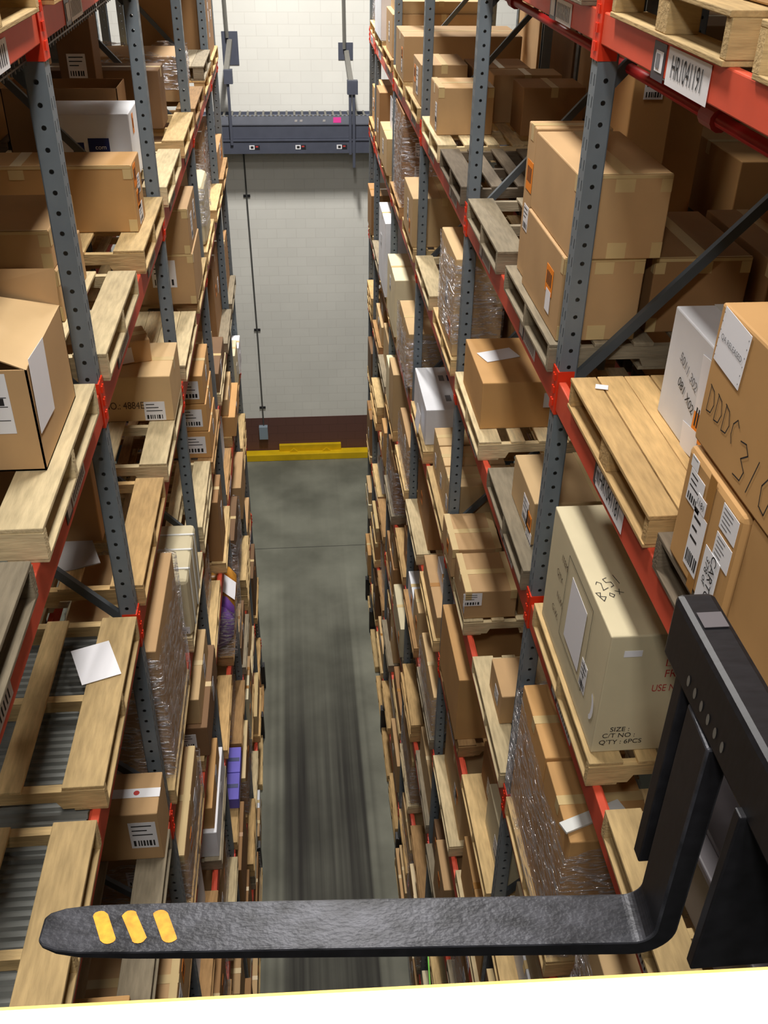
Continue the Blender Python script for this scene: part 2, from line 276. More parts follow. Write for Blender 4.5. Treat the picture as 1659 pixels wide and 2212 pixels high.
# two hanger brackets that hold it
for nm, x0, zt, px, sz in (('left', -1.13, 9.22, .17, .58), ('right', 1.06, 9.03, .15, .3)):
    h = thing('hanger_bracket', f'steel hanger bracket bolted to the back wall, {nm} of the pair above the conveyor', 'bracket', (x0, 20.3, zt))
    MB().box(-.13, .17 if nm == 'left' else .15, -.02, 0, -sz, 0).obj('wall_plate', M['dgrey'], h)
    b = MB(); b.tube([(-.08, -.1, 5), (-.02, -.1, -.1)], .03, 8); b.obj('rod', M['galv'], h)
    b = MB(); b.bar((.02, -.06, -.16), (-.06 if nm == 'left' else .08, -.6, -.62), .1, .09, up=(1, 0, 0)); b.obj('diagonal_arm', M['galv'], h)
    MB().box(-.1, .06, -.72, -.56, -.80, -.56).obj('clamp_box', M['dgrey'], h) if nm == 'left' else MB().box(0, .2, -.72, -.56, -.80, -.56).obj('clamp_box', M['dgrey'], h)
    b = MB(); xs = (-.03,) if nm == 'left' else (.06, .13)
    for x in xs: b.box(x - .03, x + .02, -.68, -.63, -1.9 if x != .13 else -2.15, -.8)
    b.obj('drop_strut', M['dgrey'], h)
# electrical conduit and its box
c = thing('wall_conduit', 'thin dark conduit running down the back wall to a grey junction box', 'conduit', (-.95, 20.29, .8))
MB().tube([(-.04, -.03, 6.35), (-.03, -.03, 5.2), (.01, -.03, 2.2), (.02, -.03, 0)], .016, 8).obj('pipe', M['conduit'], c)
for z, x in ((5.35, -.03), (2.42, .01), (.49, .02)): MB().box(x - .07, x + .07, -.02, 0, z, z + .05).obj('pipe_clamp', M['black'], c)
MB().box(-.09, .11, -.12, 0, -.28, .05).obj('junction_box', M['jbox'], c, bevel=.006)
# ---------------------------------------------------------------- racks
def post_mesh(s):
    b = MB(); p = .0762; n = 178
    for k in range(n):
        z0, z1, zc, r = k * p, (k + 1) * p, (k + .5) * p, .0095
        for y in (0, PW):
            o = [(0, z0), (.038, z0), (.076, z0), (.076, zc), (.076, z1), (.038, z1), (0, z1), (0, zc)]
            i = [(.038 + r * math.cos(t), zc + r * math.sin(t)) for t in [math.radians(225 + 45 * q) for q in range(8)]]
            b.add([(s * x, y, z) for x, z in o + i], [(q, (q + 1) % 8, 8 + (q + 1) % 8, 8 + q) for q in range(8)])
        ys = (0, .017, .024, .056, .063, PW); zs = (z0, z0 + .018, z0 + .058, z1)
        for a in range(5):
            for c in range(3):
                if not (c == 1 and a in (1, 3)): b.quad((0, ys[a], zs[c]), (0, ys[a + 1], zs[c]), (0, ys[a + 1], zs[c + 1]), (0, ys[a], zs[c + 1]))
    for y in (0, PW): b.box(s * .072, s * .076, min(y, abs(y - .012)), max(y, abs(y - .012)) if y else .012, 0, n * p)
    return b.mesh('post', M['post'])
ORDN = ['nearest', 'second', 'third', 'fourth', 'fifth', 'sixth', 'seventh']
for s in (1, -1):
    pm = post_mesh(s)
    for row in (0, 1):
        for i, y in enumerate(POSTS[s]):
            if i == 0 or (row and i > 5): continue
            x0 = XF[s] + s * 1.30 * row
            f = thing('rack_upright', f"grey perforated steel upright frame {'behind' if row else 'of'} the {SIDE[s]} rack, {ORDN[i - 1]} from the camera", 'rack upright', (x0, y, 0), 0, 'rack uprights')
            link('post', pm, f)
            q = link('post', pm, f, loc=(s * 1.067, PW, 0)); q.rotation_euler = (0, 0, math.pi)
            for z in range(11):
                zb = 9.93 - 1.22 * (z - 1)
                if zb < .2 or row: break
                MB().bar((s * .07, PW / 2, zb), (s * 1.0, PW / 2, zb + 1.02), .042, .03).obj('brace', M['brace'], f)
            for x in (0, 1.0): MB().box(s * (x - .03), s * (x + .1), -.03, PW + .03, 0, .01).obj('foot_plate', M['post'], f)
            if i >= 3 and not row:
                b = MB(); b.box(-s * .035, -s * .004, -.02, PW + .02, .01, .5); b.box(-s * .004, s * .05, -.03, -.008, .01, .5); b.obj('post_protector', M['black'], f)
def conn(b, s, ye, dr, top):                       # L-shaped end connector with its teeth; ye = post face, dr = towards the beam
    b.box(-s * .006, 0, ye - dr * .038 if dr > 0 else ye, ye if dr > 0 else ye + .038, top - .16, top + .045)
    y0, y1 = (ye, ye + .006) if dr > 0 else (ye - .006, ye)
    b.box(-s * .006, s * .066, y0, y1, top - .16, top + .045)
    for k in range(3): b.box(-s * .012, -s * .006, ye - dr * .03 - .006, ye - dr * .03 + .006, top - .13 + k * .06, top - .10 + k * .06)
def beam(s, b, l, back=False):
    y0, y1 = bay(s, b); z = TOP[l]; d = (0, 1.015, 1.302, 2.317)[back]
    if not seen([(X(s, d), y, z) for y in (y0, (y0 + y1) / 2, y1)]): return
    t = thing('rack_beam', f"red {('front', 'rear', 'inner row', 'innermost row')[back]} beam, {LVN[l]} down, {BN[b]}, {SIDE[s]} rack", 'rack beam', (X(s, d), y0, z), 0, 'rack beams')
    L = y1 - y0; r = MB()
    bh = .105 if l == 'A' else .14; r.prism([(0, -bh), (s * .05, -bh), (s * .05, -.03), (s * .034, -.03), (s * .034, 0), (0, 0)], 'y', .006, L - .006); r.obj('beam_rail', M['beam'], t, bevel=0 if b > 0 else .005)
    if back: return t
    for ye, dr in ((0, 1), (L, -1)):
        q = MB(); conn(q, s, ye, dr, 0); q.obj('connector', M['conn'], t)
    u = (0, -s, 0)
    for yy, txt in (((.55, 0), (1.75, 0)) if not (s == 1 and b == -1 and l in 'AB') else ()):
        if yy > L - .2: continue
        fr = Fr((-s * .0005, yy, -.065), u, (0, 0, 1)); h = .045 if b > 0 else .04
        plate(Fr(fr.p(-.11, 0), fr.u, fr.v), -.05, .05, -.045, .045, .001, 'label_holder', M['holder'], t)
        plate(Fr(fr.p(-.11, 0), fr.u, fr.v), -.03, .035, -.03, .03, .003, 'label_card', M['white'], t)
        bl = plate(fr, -.05, .2, -.042, .042, .001, 'bin_label', M['white'], t); k = MB()
        for j in range(9): k.quad(*[fr.p(a, c, .003) for a, c in ((-.03 + j * .024, -.028), (-.022 + j * .024, -.028), (-.022 + j * .024, .028), (-.03 + j * .024, .028))])
        k.obj('label_print', M['ink'], bl)
    return t
BEAMS = {}
for s in (1, -1):
    for b in range(-1, nb(s) - 1):
        for l in 'ABCDEFGHI':
            BEAMS[s, b, l] = beam(s, b, l)
            if b < 3 and l in 'ABCDE': beam(s, b, l, 1)
            if b < 3 and l in 'BC':
                for q in (2, 3): beam(s, b, l, q)
for l, yt, yh, txt in (('A', 3.0, 3.155, 'HR1041191'), ('B', 3.05, 3.105, 'HR1041181')):   # bin labels that can be read
    t = BEAMS[1, -1, l]; y0 = bay(1, -1)[0]; fr = Fr((-.0005, yt - y0, -.062), (0, -1, 0), (0, 0, 1))
    plate(Fr(fr.p(-(yh - yt), 0), fr.u, fr.v), 0, .11, -.055, .05, .001, 'label_holder', M['holder'], t)
    c = plate(Fr(fr.p(-(yh - yt), 0), fr.u, fr.v), .03, .095, -.03, .028, .003, 'label_card', M['white'], t)
    plate(Fr(fr.p(-(yh - yt), 0), fr.u, fr.v), .04, .07, -.02, .02, .005, 'label_print', M['gink'], c)
    bl = plate(fr, -.02, .315, -.052, .052, .002, 'bin_label', M['white'], t); write(Fr(fr.p(.147, 0), fr.u, fr.v), txt, .088, M['ink'], bl, 'bin_number', h=.005, sx=.6)
# steel decks between the beams
b = MB(); y0, y1 = bay(-1, -1); n = 60; pr = []
for i in range(n):
    for u, z in ((0, 0), (.25, 0), (.45, .013), (.8, .013)): pr.append((y0 + .02 + (y1 - y0 - .04) * (i + u) / n, z))
vs = [(x, y, z) for x in (-.05, -1.01) for y, z in pr]; m = len(pr); b.add(vs, [(i, i + 1, m + i + 1, m + i) for i in range(m - 1)])
o = b.obj('corrugated_deck', M['deck'], loc=(-.846, 0, TOP['C'] - .024)); tag(o, 'ribbed galvanised steel deck under the near yellow pallets at lower left', 'steel deck')
for bb in (-1, 0):
    y0, y1 = bay(-1, bb); b = MB()
    for i in range(44):
        y = y0 + .03 + (y1 - y0 - .06) * i / 43; b.bar((-.055, y, -.165), (-.055, y, 0), .006, .006); b.bar((-.055, y, 0), (-1.01, y, 0), .006, .006, up=(0, 0, 1))
    for x in [-.055 - .105 * i for i in range(10)]: b.bar((x, y0 + .02, -.006), (x, y1 - .02, -.006), .006, .006, up=(0, 0, 1))
    b.bar((-.055, y0 + .02, -.15), (-.055, y1 - .02, -.15), .006, .006, up=(0, 0, 1))
    o = b.obj('wire_deck', M['wire'], loc=(-.846, 0, TOP['A'] - .005)); tag(o, f"wire mesh deck on the top left beams, {BN[bb]}", 'wire deck', 'wire decks')
# in-rack sprinkler pipe
p = thing('sprinkler_pipe', 'dark red sprinkler pipe running behind the top front beam of the right rack', 'pipe', (1.245, 0, 11.2))
MB().tube([(0, .5, 0), (-.008, 11, 0)], .02, 10).obj('pipe', M['pipe'], p, smooth=True)
for y in (2.93, 5.9, 8.9): MB().tube([(-.002, y - .05, 0), (-.002, y + .05, 0)], .034, 12).obj('coupling', M['pipe'], p)

# ---------------------------------------------------------------- pallets
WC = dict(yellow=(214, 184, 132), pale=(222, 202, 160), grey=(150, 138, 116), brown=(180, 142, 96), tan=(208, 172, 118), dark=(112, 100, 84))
def pallet_proto(kind):
    t = bpy.data.objects.new('wooden_pallet', None); COL.objects.link(t); t.empty_display_size = .1
    xs = {0: [(-.61, .14), (-.41, .09), (-.235, .09), (-.045, .09), (.145, .09), (.32, .09), (.47, .14)], 1: [(-.61, .16), (-.30, .1), (-.05, .1), (.2, .1), (.45, .16)],
          2: [(-.61 + .1225 * i, .12) for i in range(10)], 3: [(-.61 + .1115 * i, .105 + .004 * (i % 2)) for i in range(11)]}[kind]
    rnd = random.Random(kind); d = MB()
    for x, wd in xs:
        e = rnd.uniform(-.006, .006); d.box(x, x + wd, -.508 + e, .508 + e, .113, .13)
    d.obj('top_deck', M['wood'], t, bevel=.003)
    d = MB()
    for x in ((-.61, -.2, .12, .48) if kind != 1 else (-.61, -.06, .48)): d.box(x, x + .13, -.505, .505, 0, .016)
    d.obj('bottom_deck', M['wood'], t, bevel=.003)
    for y in (-.489, 0, .489):
        d = MB()
        if kind >= 2:
            for x in (-.605, -.05, .505): MB().box(x, x + .1, y - .02 - (.03 if not y else 0), y + .02 + (.03 if not y else 0), .016, .113).obj('block', M['woodx'], t, bevel=.003)
        else:
            pr = [(-.61, .016), (-.44, .016), (-.42, .055), (-.2, .055), (-.18, .016), (.18, .016), (.2, .055), (.42, .055), (.44, .016), (.61, .016), (.61, .113), (-.61, .113)]
            d.prism(pr, 'y', y - .019, y + .019); d.obj('stringer', M['woodx'], t)
    return t
PROTO = {k: pallet_proto(k) for k in (0, 1, 2, 3)}
def pallet(s, y, z, label, col='yellow', kind=0, d=-.03, rz=0, group='pallets in the racks', sy=1, dx=0):
    t = copytree(PROTO[kind]); t.location = (X(s, d + .61), y + .508 * sy, z); t.rotation_euler = (0, 0, math.radians(rz) + (math.pi if s < 0 else 0)); t.scale = (1, sy, 1)
    c = WC[col]; k = R_.uniform(.93, 1.07); c = tuple(min(255, v * k) for v in c)
    for ch in t.children: ch.color = lin(c)
    return tag(t, label, 'pallet', group)
# ---------------------------------------------------------------- cartons
KR = dict(tan=(188, 153, 110), brown=(162, 123, 82), pale=(202, 171, 126), cream=(218, 206, 172), white=(228, 230, 236), dark=(124, 95, 68), orange=(196, 152, 98))
def carton(s, label_, d0, d1, y0, y1, z, h, col='tan', tape='x', feats=(), rz=0, group='cartons in the racks', open_=False, name='carton', cat='box', bev=.006):
    x0, x1 = sorted((X(s, d0), X(s, d1))); hx, hy = (x1 - x0) / 2, (y1 - y0) / 2
    t = thing(name, label_, cat, ((x0 + x1) / 2, (y0 + y1) / 2, z), math.radians(rz), group); c = KR[col] if isinstance(col, str) else col
    k = R_.uniform(.95, 1.05); c = tuple(min(255, v * k) for v in c)
    if open_:
        b = MB(); w_ = .006
        b.box(-hx, hx, -hy, -hy + w_, 0, h); b.box(-hx, hx, hy - w_, hy, 0, h); b.box(-hx, -hx + w_, -hy, hy, 0, h); b.box(hx - w_, hx, -hy, hy, 0, h); b.box(-hx, hx, -hy, hy, 0, w_); b.obj('body', M['carton'], t, c)
    else: MB().box(-hx, hx, -hy, hy, 0, h).obj('body', M['carton'], t, c, bev)
    def F(face, fu, fv):
        if face == 'A':
            o = (-s * hx, s * hy - s * 2 * hy * fu, h * fv); return Fr(o, (0, -s, 0), (0, 0, 1))
        if face == 'N': return Fr((-hx + 2 * hx * fu, -hy, h * fv), (1, 0, 0), (0, 0, 1))
        return Fr((-hx + 2 * hx * fu, -hy + 2 * hy * fv, h), (1, 0, 0), (0, 1, 0))
    tm = M['tape'] if tape and tape.islower() else M['btape']
    if tape and not open_:
        b = MB(); e = .0016; dn = min(.07, h * .4); tw = .027
        if tape.lower() in 'xh':
            b.box(-hx - e, hx + e, -tw, tw, h, h + e); b.box(-hx - e, -hx, -tw, tw, h - dn, h); b.box(hx, hx + e, -tw, tw, h - dn, h)
        if tape.lower() in 'y':
            b.box(-tw, tw, -hy - e, hy + e, h, h + e); b.box(-tw, tw, -hy - e, -hy, h - dn, h)
        if tape.lower() == 'h':
            g = e * 1.7
            for q in (-hx + .002, hx - .047): b.box(q, q + .045, -hy, hy, h, h + g); b.box(q, q + .045, -hy - g, -hy - e * .2, h - dn, h - .004)
        if tape.lower() == 'c':                    # pale corner patches and centre tabs, top and bottom, near face
            for q, wd in ((-hx + .002, .045), (-.04, .08), (hx - .047, .045)):
                b.box(q, q + wd, -hy - e, -hy, h - .07, h - .018); b.box(q, q + wd, -hy - e, -hy, .004, .07)
            b.box(-hx + .002, hx - .002, -hy - e, -hy, h - .016, h - .003); b.box(-.03, .03, -hy + .01, hy - .01, h, h + e); b.box(-hx + .004, hx - .004, -hy + .002, -hy + .009, h, h + e)
            b.box(-s * (hx + e), -s * hx, -hy + .003, -hy + .04, h - .07, h - .003)
        b.obj('tape', tm, t)
    for f in feats:
        fr = F(f[1], f[2], f[3])
        if f[0] == 'label': label(fr, f[4], f[5], t)
        elif f[0] == 'sticker': sticker(fr, f[4], f[5], t)
        elif f[0] == 'plate': plate(fr if len(f) < 9 else fr.rot(f[8]), -f[4] / 2, f[4] / 2, -f[5] / 2, f[5] / 2, .0015, f[7], M[f[6]], t)
        elif f[0] == 'text': write(fr.rot(f[7] if len(f) > 7 else 0), f[4], f[5], M[f[6]], t, sx=f[8] if len(f) > 8 else 1)
        elif f[0] == 'scrawl': scrawl(fr.rot(f[6]), f[4], f[5], M['ink'], t, f[7] if len(f) > 7 else .006)
    t['hx'], t['hy'] = hx, hy; del t['hx'], t['hy']
    return t, F
def film(s, lab_, d0, d1, y0, y1, z0, z1, group='stretch film around loads'):
    x0, x1 = sorted((X(s, d0), X(s, d1))); rnd = random.Random(int(y0 * 1000 + z0 * 77)); n = 9; m = 7; b = MB(); per = []
    for i in range(n): per.append((x0 + (x1 - x0) * i / n, y0))
    for i in range(n): per.append((x1, y0 + (y1 - y0) * i / n))
    for i in range(n): per.append((x1 - (x1 - x0) * i / n, y1))
    for i in range(n): per.append((x0, y1 - (y1 - y0) * i / n))
    cx, cy = (x0 + x1) / 2, (y0 + y1) / 2; N = len(per); vs = []
    for j in range(m + 1):
        for x, y in per:
            r = .012 + rnd.uniform(0, .012); dx, dy = x - cx, y - cy; l = math.hypot(dx, dy); vs.append((x + dx / l * r - cx, y + dy / l * r - cy, (z1 - z0) * j / m + (rnd.uniform(-.05, .03) if j == m else 0)))
    for j in range(m):
        for i in range(N): b.add([], []); b.f.append((j * N + i, j * N + (i + 1) % N, (j + 1) * N + (i + 1) % N, (j + 1) * N + i)); b.mi.append(0)
    b.v = vs; o = b.obj('stretch_film', M['film'], loc=(cx, cy, z0), smooth=True)
    return tag(o, lab_, 'plastic wrap', group)
# ---------------------------------------------------------------- loads set out one by one
DONE = set(); PT = {l: z + PH + .002 for l, z in TOP.items()}
def sy0(s, b, p): return bay(s, b)[0] + (.03 if p == 0 else 1.345)
def PAL(s, b, l, p, label_, col='yellow', kind=0, z=0, **k):
    DONE.add((s, b, l, p)); return pallet(s, k.pop('y', sy0(s, b, p)), TOP[l] + z, label_, col, kind, **k)
A_, B_, C_, D_, E_ = (PT[q] for q in 'ABCDE')
# left rack, second level
PAL(-1, -1, 'B', 1, 'pale wooden pallet under the open carton beside the nearest left upright', 'pale', 1, y=2.545)
PAL(-1, -1, 'B', 0, 'grey weathered pallet on the red beam at the left edge, before the open carton', 'grey', 0, y=1.37)
t, F = carton(-1, 'open kraft carton with raised flaps and a big white shipping label', .025, .62, 2.90, 3.45, B_, .37, 'tan', None, (), open_=True)
hx = .2975
b = MB(); b.add([(hx, -.275, .37), (hx, .275, .37), (hx - .27, .25, .43), (hx - .25, -.19, .435)], [(0, 1, 2, 3)]); b.add([(hx, -.275, .366), (hx, .275, .366), (hx - .27, .25, .426), (hx - .25, -.19, .431)], [(3, 2, 1, 0)]); b.obj('top_flap', M['carton'], t, KR['pale'])
b = MB(); b.add([(-hx, .275, .37), (hx, .275, .37), (hx, .30, .50), (-hx, .31, .50)], [(0, 1, 2, 3)]); b.obj('top_flap', M['carton'], t, KR['tan'])
fr = F('N', 1, 1)
p = plate(fr, -.33, -.07, -.225, -.01, .002, 'shipping_label', M['white'], t); b = MB()
for a0, a1, c0, c1 in [(-.33, -.08, -.095, -.092), (-.33, -.08, -.128, -.125), (-.33, -.08, -.178, -.175), (-.33, -.12, -.015, -.008), (-.3, -.17, -.043, -.037), (-.33, -.2, -.114, -.106), (-.33, -.25, -.2, -.195), (-.118, -.09, -.122, -.096)]: b.quad(*[fr.p(a, c, .004) for a, c in ((a0, c0), (a1, c0), (a1, c1), (a0, c1))])
for i in range(13): b.quad(*[fr.p(a, c, .004) for a, c in ((-.24 + i * .009, -.09), (-.236 + i * .009, -.09), (-.236 + i * .009, -.075), (-.24 + i * .009, -.075))])
for i in range(17): b.quad(*[fr.p(a, c, .004) for a, c in ((-.32 + i * .011, -.172), (-.314 + i * .011, -.172), (-.314 + i * .011, -.14), (-.32 + i * .011, -.14))])
b.obj('barcode', M['ink'], p); write(Fr(fr.p(-.19, -.063), fr.u, fr.v), 'VA 236 0-01', .022, M['ink'], p, h=.004)
fr = F('A', .23, .72); plate(fr.rot(-4), -.105, .105, -.14, .12, .003, 'paper_sheet', M['paper'], t)
PAL(-1, 0, 'B', 0, 'stained pale pallet second behind the nearest left upright, under two flat cartons', 'pale', 0, y=3.85)
carton(-1, 'lower flat kraft carton at left edge behind the flapped carton', .2, .95, 4.2, 4.78, B_, .235, 'tan', 'c', (('label', 'A', .3, .5, .12, .16),))
carton(-1, 'upper flat kraft carton with orange sticker at left edge behind the flapped carton', .21, .95, 4.22, 4.78, B_ + .235, .17, 'tan', 'c', (('sticker', 'A', .25, .5, .1, .13),))
PAL(-1, 0, 'B', 1, 'yellow pallet carrying the long kraft carton behind the nearest left upright', 'yellow', 1, y=5.165)
carton(-1, 'long kraft carton with orange stickers lying across its pallet, nearest left upright before it', .03, 1.25, 5.48, 5.80, B_, .36, 'orange', 'c', (('sticker', 'A', .3, .8, .1, .12), ('sticker', 'A', .4, .42, .09, .1), ('label', 'A', .6, .6, .1, .1), ('label', 'A', .5, .18, .14, .1)))
PAL(-1, 1, 'B', 0, 'pale pallet under the white carton with the blue square, left rack', 'pale', 1, y=6.40)
carton(-1, 'glossy white carton with a navy blue square on its side', .17, .70, 6.5, 6.93, B_, .42, 'white', None, (('plate', 'N', .62, .56, .13, .085, 'blue', 'blue_logo'), ('plate', 'N', .38, .53, .07, .06, 'blue', 'blue_logo'), ('plate', 'A', .35, .8, .05, .12, 'orange', 'orange_sticker'), ('plate', 'A', .35, .8, .025, .06, 'redink', 'sticker_print'), ('text', 'N', .64, .53, 'com', .04, 'white')))
carton(-1, 'open brown carton standing right behind the glossy white carton', .30, 1.05, 7.0, 7.36, B_, .48, 'brown', None, (), open_=True)
carton(-1, 'tall brown carton with a white label, deep behind the open brown carton', .55, .80, 7.72, 8.0, B_, .84, 'dark', 'y', (('label', 'N', .5, .6, .13, .16),))
carton(-1, 'dark brown carton lying under the tall labelled carton, left rack second level', .15, 1.0, 8.05, 8.4, B_, .42, 'dark', 'x')
PAL(-1, 1, 'B', 1, 'empty yellow pallet between the second and third left uprights, second level', 'yellow', 1, y=7.67)
PAL(-1, 2, 'B', 0, 'pallet under the shrink wrapped carton, left rack, fourth bay of second level', 'brown', 1, y=8.82)
carton(-1, 'tan carton wrapped in clear film with a grey label, left rack', .08, .85, 9.1, 9.7, B_, .36, 'tan', None, (('label', 'N', .62, .55, .16, .18),))
film(-1, 'clear stretch film around the tan labelled carton, left rack second level', .08, .85, 9.1, 9.7, B_ + .1, B_ + .38)
PAL(-1, 2, 'B', 1, 'boarded flat pallet covered with grey planks, left rack, fourth bay', 'tan', 2, y=10.1)
PAL(-1, 2, 'B', 1, 'upper of two boarded pallets, left rack, fourth bay of second level', 'grey', 2, y=10.1, z=.13)
PAL(-1, 3, 'B', 0, 'tan pallet at the far left end, below the big tall brown carton', 'tan', 1, y=11.3)
carton(-1, 'big tall brown carton at the far end of the left rack', .0, .75, 11.35, 12.2, B_, .72, 'brown', 'x', (('label', 'A', .3, .6, .08, .5), ('label', 'A', .7, .5, .09, .09)))
# left rack, third level
PAL(-1, -1, 'C', 1, 'yellow pallet with a white paper sheet lying on it, lower left', 'yellow', 1, y=2.595)
PAL(-1, -1, 'C', 0, 'yellow pallet nearest the camera, lower left, behind the fork tip', 'yellow', 1, y=1.42)
o = plate(Fr((-.955, 3.30, C_), (.93, .36, 0), (-.36, .93, 0)), -.085, .085, -.12, .12, .003, 'paper_sheet', M['paper'], None); tag(o, 'white paper sheet lying on the yellow pallet at lower left', 'paper')
o = plate(Fr((-1.52, 2.95, C_ - .10), (1, .1, 0), (-.1, 1, 0)), -.09, .09, -.08, .08, .003, 'paper_slip', M['paper'], None); tag(o, 'small white paper slip fallen below the left pallet boards', 'paper')
PAL(-1, 0, 'C', 0, 'yellow pallet with an orange-stickered carton and grey board, behind the nearest left upright', 'tan', 1, y=3.85)
carton(-1, 'brown carton with an orange sticker standing under the left second level beam', .22, .95, 4.24, 4.80, C_, .62, 'brown', 'x', (('sticker', 'A', .35, .62, .17, .17), ('plate', 'A', .5, .85, .1, .05, 'white', 'paper_label')))
o = plate(Fr((-1.30, 4.27, C_ + .003), (.94, .34, 0), (-.34, .94, 0)), -.2, .16, -.3, .12, 0, 'cardboard_sheet', M['sheet'], None, .006); tag(o, 'grey cardboard sheet lying on the left pallet before the orange-stickered carton', 'cardboard')
PAL(-1, 0, 'C', 1, 'yellow pallet under the long carton topped by a small box, left rack', 'pale', 1, y=5.02)
carton(-1, 'wide tan carton with printed text and a white barcode label, left rack', -.03, .80, 5.56, 6.08, C_, .31, 'pale', 'x', (('label', 'N', .86, .23, .13, .13), ('text', 'N', .52, .36, 'MODEL NO.: 4884E', .07, 'fadeink', 0, .75), ('plate', 'N', .33, .58, .22, .012, 'fadeink', 'faded_print'), ('plate', 'N', .36, .14, .2, .012, 'fadeink', 'faded_print')))
carton(-1, 'small tan carton with a paper slip standing on the wide printed carton', .13, .40, 5.74, 5.98, C_ + .31, .15, 'tan', 'x', (('plate', 'N', .35, .4, .12, .1, 'paper', 'paper_slip', 4),), rz=18)
PAL(-1, 1, 'C', 0, 'pale pallet with plastic film over its boards, left rack, third level', 'pale', 2, y=6.39)
PAL(-1, 1, 'C', 1, 'pale pallet under the two stacked tan cartons, left rack', 'yellow', 1, y=7.66)
carton(-1, 'lower of two stacked tan cartons with a white label, left rack third level', -.03, .50, 7.54, 8.20, C_, .41, 'tan', 'c', (('label', 'N', .55, .62, .19, .22),))
carton(-1, 'upper of two stacked tan cartons, left rack third level', -.02, .48, 7.54, 8.20, C_ + .41, .35, 'tan', 'c', (('label', 'A', .35, .45, .12, .2), ('label', 'A', .75, .6, .1, .14)))
PAL(-1, 2, 'C', 0, 'pallet under the film wrapped olive carton, left rack third level', 'yellow', 0)
carton(-1, 'rounded olive tan carton in crumpled film, left rack third level', -.02, .45, 8.95, 9.6, C_, .55, 'cream', None, bev=.05)
film(-1, 'crumpled stretch film over the rounded olive tan carton', -.02, .45, 8.95, 9.6, C_ + .2, C_ + .56)
# left rack, fourth level
PAL(-1, -1, 'D', 1, 'grey weathered pallet under the carton sealed with red dotted tape', 'grey', 1, y=2.55)
PAL(-1, -1, 'D', 0, 'dark pallet low at left, under the near yellow pallets', 'dark', 1, y=1.4)
carton(-1, 'kraft carton with papers on its side, low at left under the fork tip', -.02, .5, 1.75, 2.38, D_, .42, 'orange', 'x', (('plate', 'A', .35, .6, .12, .16, 'paper', 'paper_sheet', 8), ('label', 'A', .7, .5, .1, .14)))
t, F = carton(-1, 'tan carton sealed with white tape bearing red dots, lower left', -.02, .42, 3.38, 3.66, D_, .36, 'tan', None, (('label', 'N', .80, .55, .14, .2),))
fr = F('T', .5, .5); p = plate(fr, -.222, .222, -.03, .03, .001, 'printed_tape', M['white'], t); b = MB()
for x in (-.06, .10): b.add([fr.p(x + .016 * math.cos(q), .016 * math.sin(q), .003) for q in [math.radians(30 * j) for j in range(12)]], [tuple(range(12))])
b.obj('red_dots', M['redink'], p)
PAL(-1, 0, 'D', 0, 'pallet under the tall shrink wrapped carton beside the nearest left upright', 'yellow', 0)
carton(-1, 'tall tan carton in silver film right of the nearest left upright', -.02, .5, 3.96, 4.86, D_, .95, 'tan', 'y')
film(-1, 'silver stretch film around the tall tan carton beside the nearest left upright', -.03, .5, 3.95, 4.88, D_, D_ + .94)
PAL(-1, 0, 'D', 1, 'pallet under the cream carton with white straps, left rack', 'pale', 1)
t, F = carton(-1, 'cream carton bound with white plastic straps, left rack fourth level', -.04, .46, 5.18, 5.86, D_, .48, 'cream', None, (('label', 'N', .84, .12, .12, .06),), bev=.03)
b = MB()
for y in (-.2, .02, .2): b.box(-.254, .254, y - .008, y + .008, .478, .486); b.box(.25, .257, y - .008, y + .008, 0, .486)
b.obj('strap', M['strap'], t)
PAL(-1, 1, 'D', 0, 'lower of two pale pallets, left rack, third bay of fourth level', 'pale', 0); PAL(-1, 1, 'D', 0, 'upper of two pale pallets, left rack, third bay of fourth level', 'pale', 0, z=.13)
PAL(-1, 1, 'D', 1, 'brown pallet under the three cartons with white labels, left rack', 'brown', 0, y=7.55)
for i, nm in enumerate(('bottom', 'middle', 'top')): carton(-1, f'brown carton with white label, {nm} of three stacked at left', -.02 + .01 * i, .5, 7.62, 8.3, D_ + .27 * i, .265, 'orange', 'x', (('label', 'N', .72, .5, .2, .17), ('label', 'A', .5, .5, .1, .12)))
# left rack, the bright bags
PAL(-1, 1, 'F', 1, 'pallet under the bundle of gold and purple bags, left rack', 'brown', 0)
t = thing('bag_bundle', 'film wrapped bundle of gold and purple bags, left rack edge', 'bags', (X(-1, .2), 8.14, PT['F']), 0)
rnd = random.Random(3)
for i in range(5):
    b = MB(); n = 10; yy = -.36 + .18 * i
    b.tube([(0, yy - .085, .3), (0, yy - .06, .3), (0, yy, .3), (0, yy + .06, .3), (0, yy + .085, .3)], .25, 12)
    b.v = [(v[0] * (1.05 if abs(v[1] - yy) < .07 else .9), v[1], v[2] * (1.02 if abs(v[1] - yy) < .07 else .96) + rnd.uniform(-.012, .012)) for v in b.v]
    b.obj('bag', M['purple'] if i in (0, 1) else M['gold'], t, smooth=True)
fr = Fr((.190, .08, .49), (0, 1, 0), (-1, 0, 1)); plate(fr, -.16, .14, -.10, .09, 0, 'paper_label', M['paper'], t)
film(-1, 'clear film over the gold and purple bag bundle, left rack', -.07, .46, 7.68, 8.6, PT['F'], PT['F'] + .6)
PAL(-1, 1, 'G', 0, 'pallet with violet cartons along its aisle edge, left rack', 'tan', 0)
for i in range(2): carton(-1, f"narrow violet carton on the aisle edge of its pallet, left rack, {('nearer', 'farther')[i]} of two", -.04, .1, 6.75 + .36 * i, 7.10 + .36 * i, PT['G'], .14, (112, 104, 196), None, (('plate', 'T', .5, .5, .12, .05, 'blue', 'dark_band'),), bev=.003)
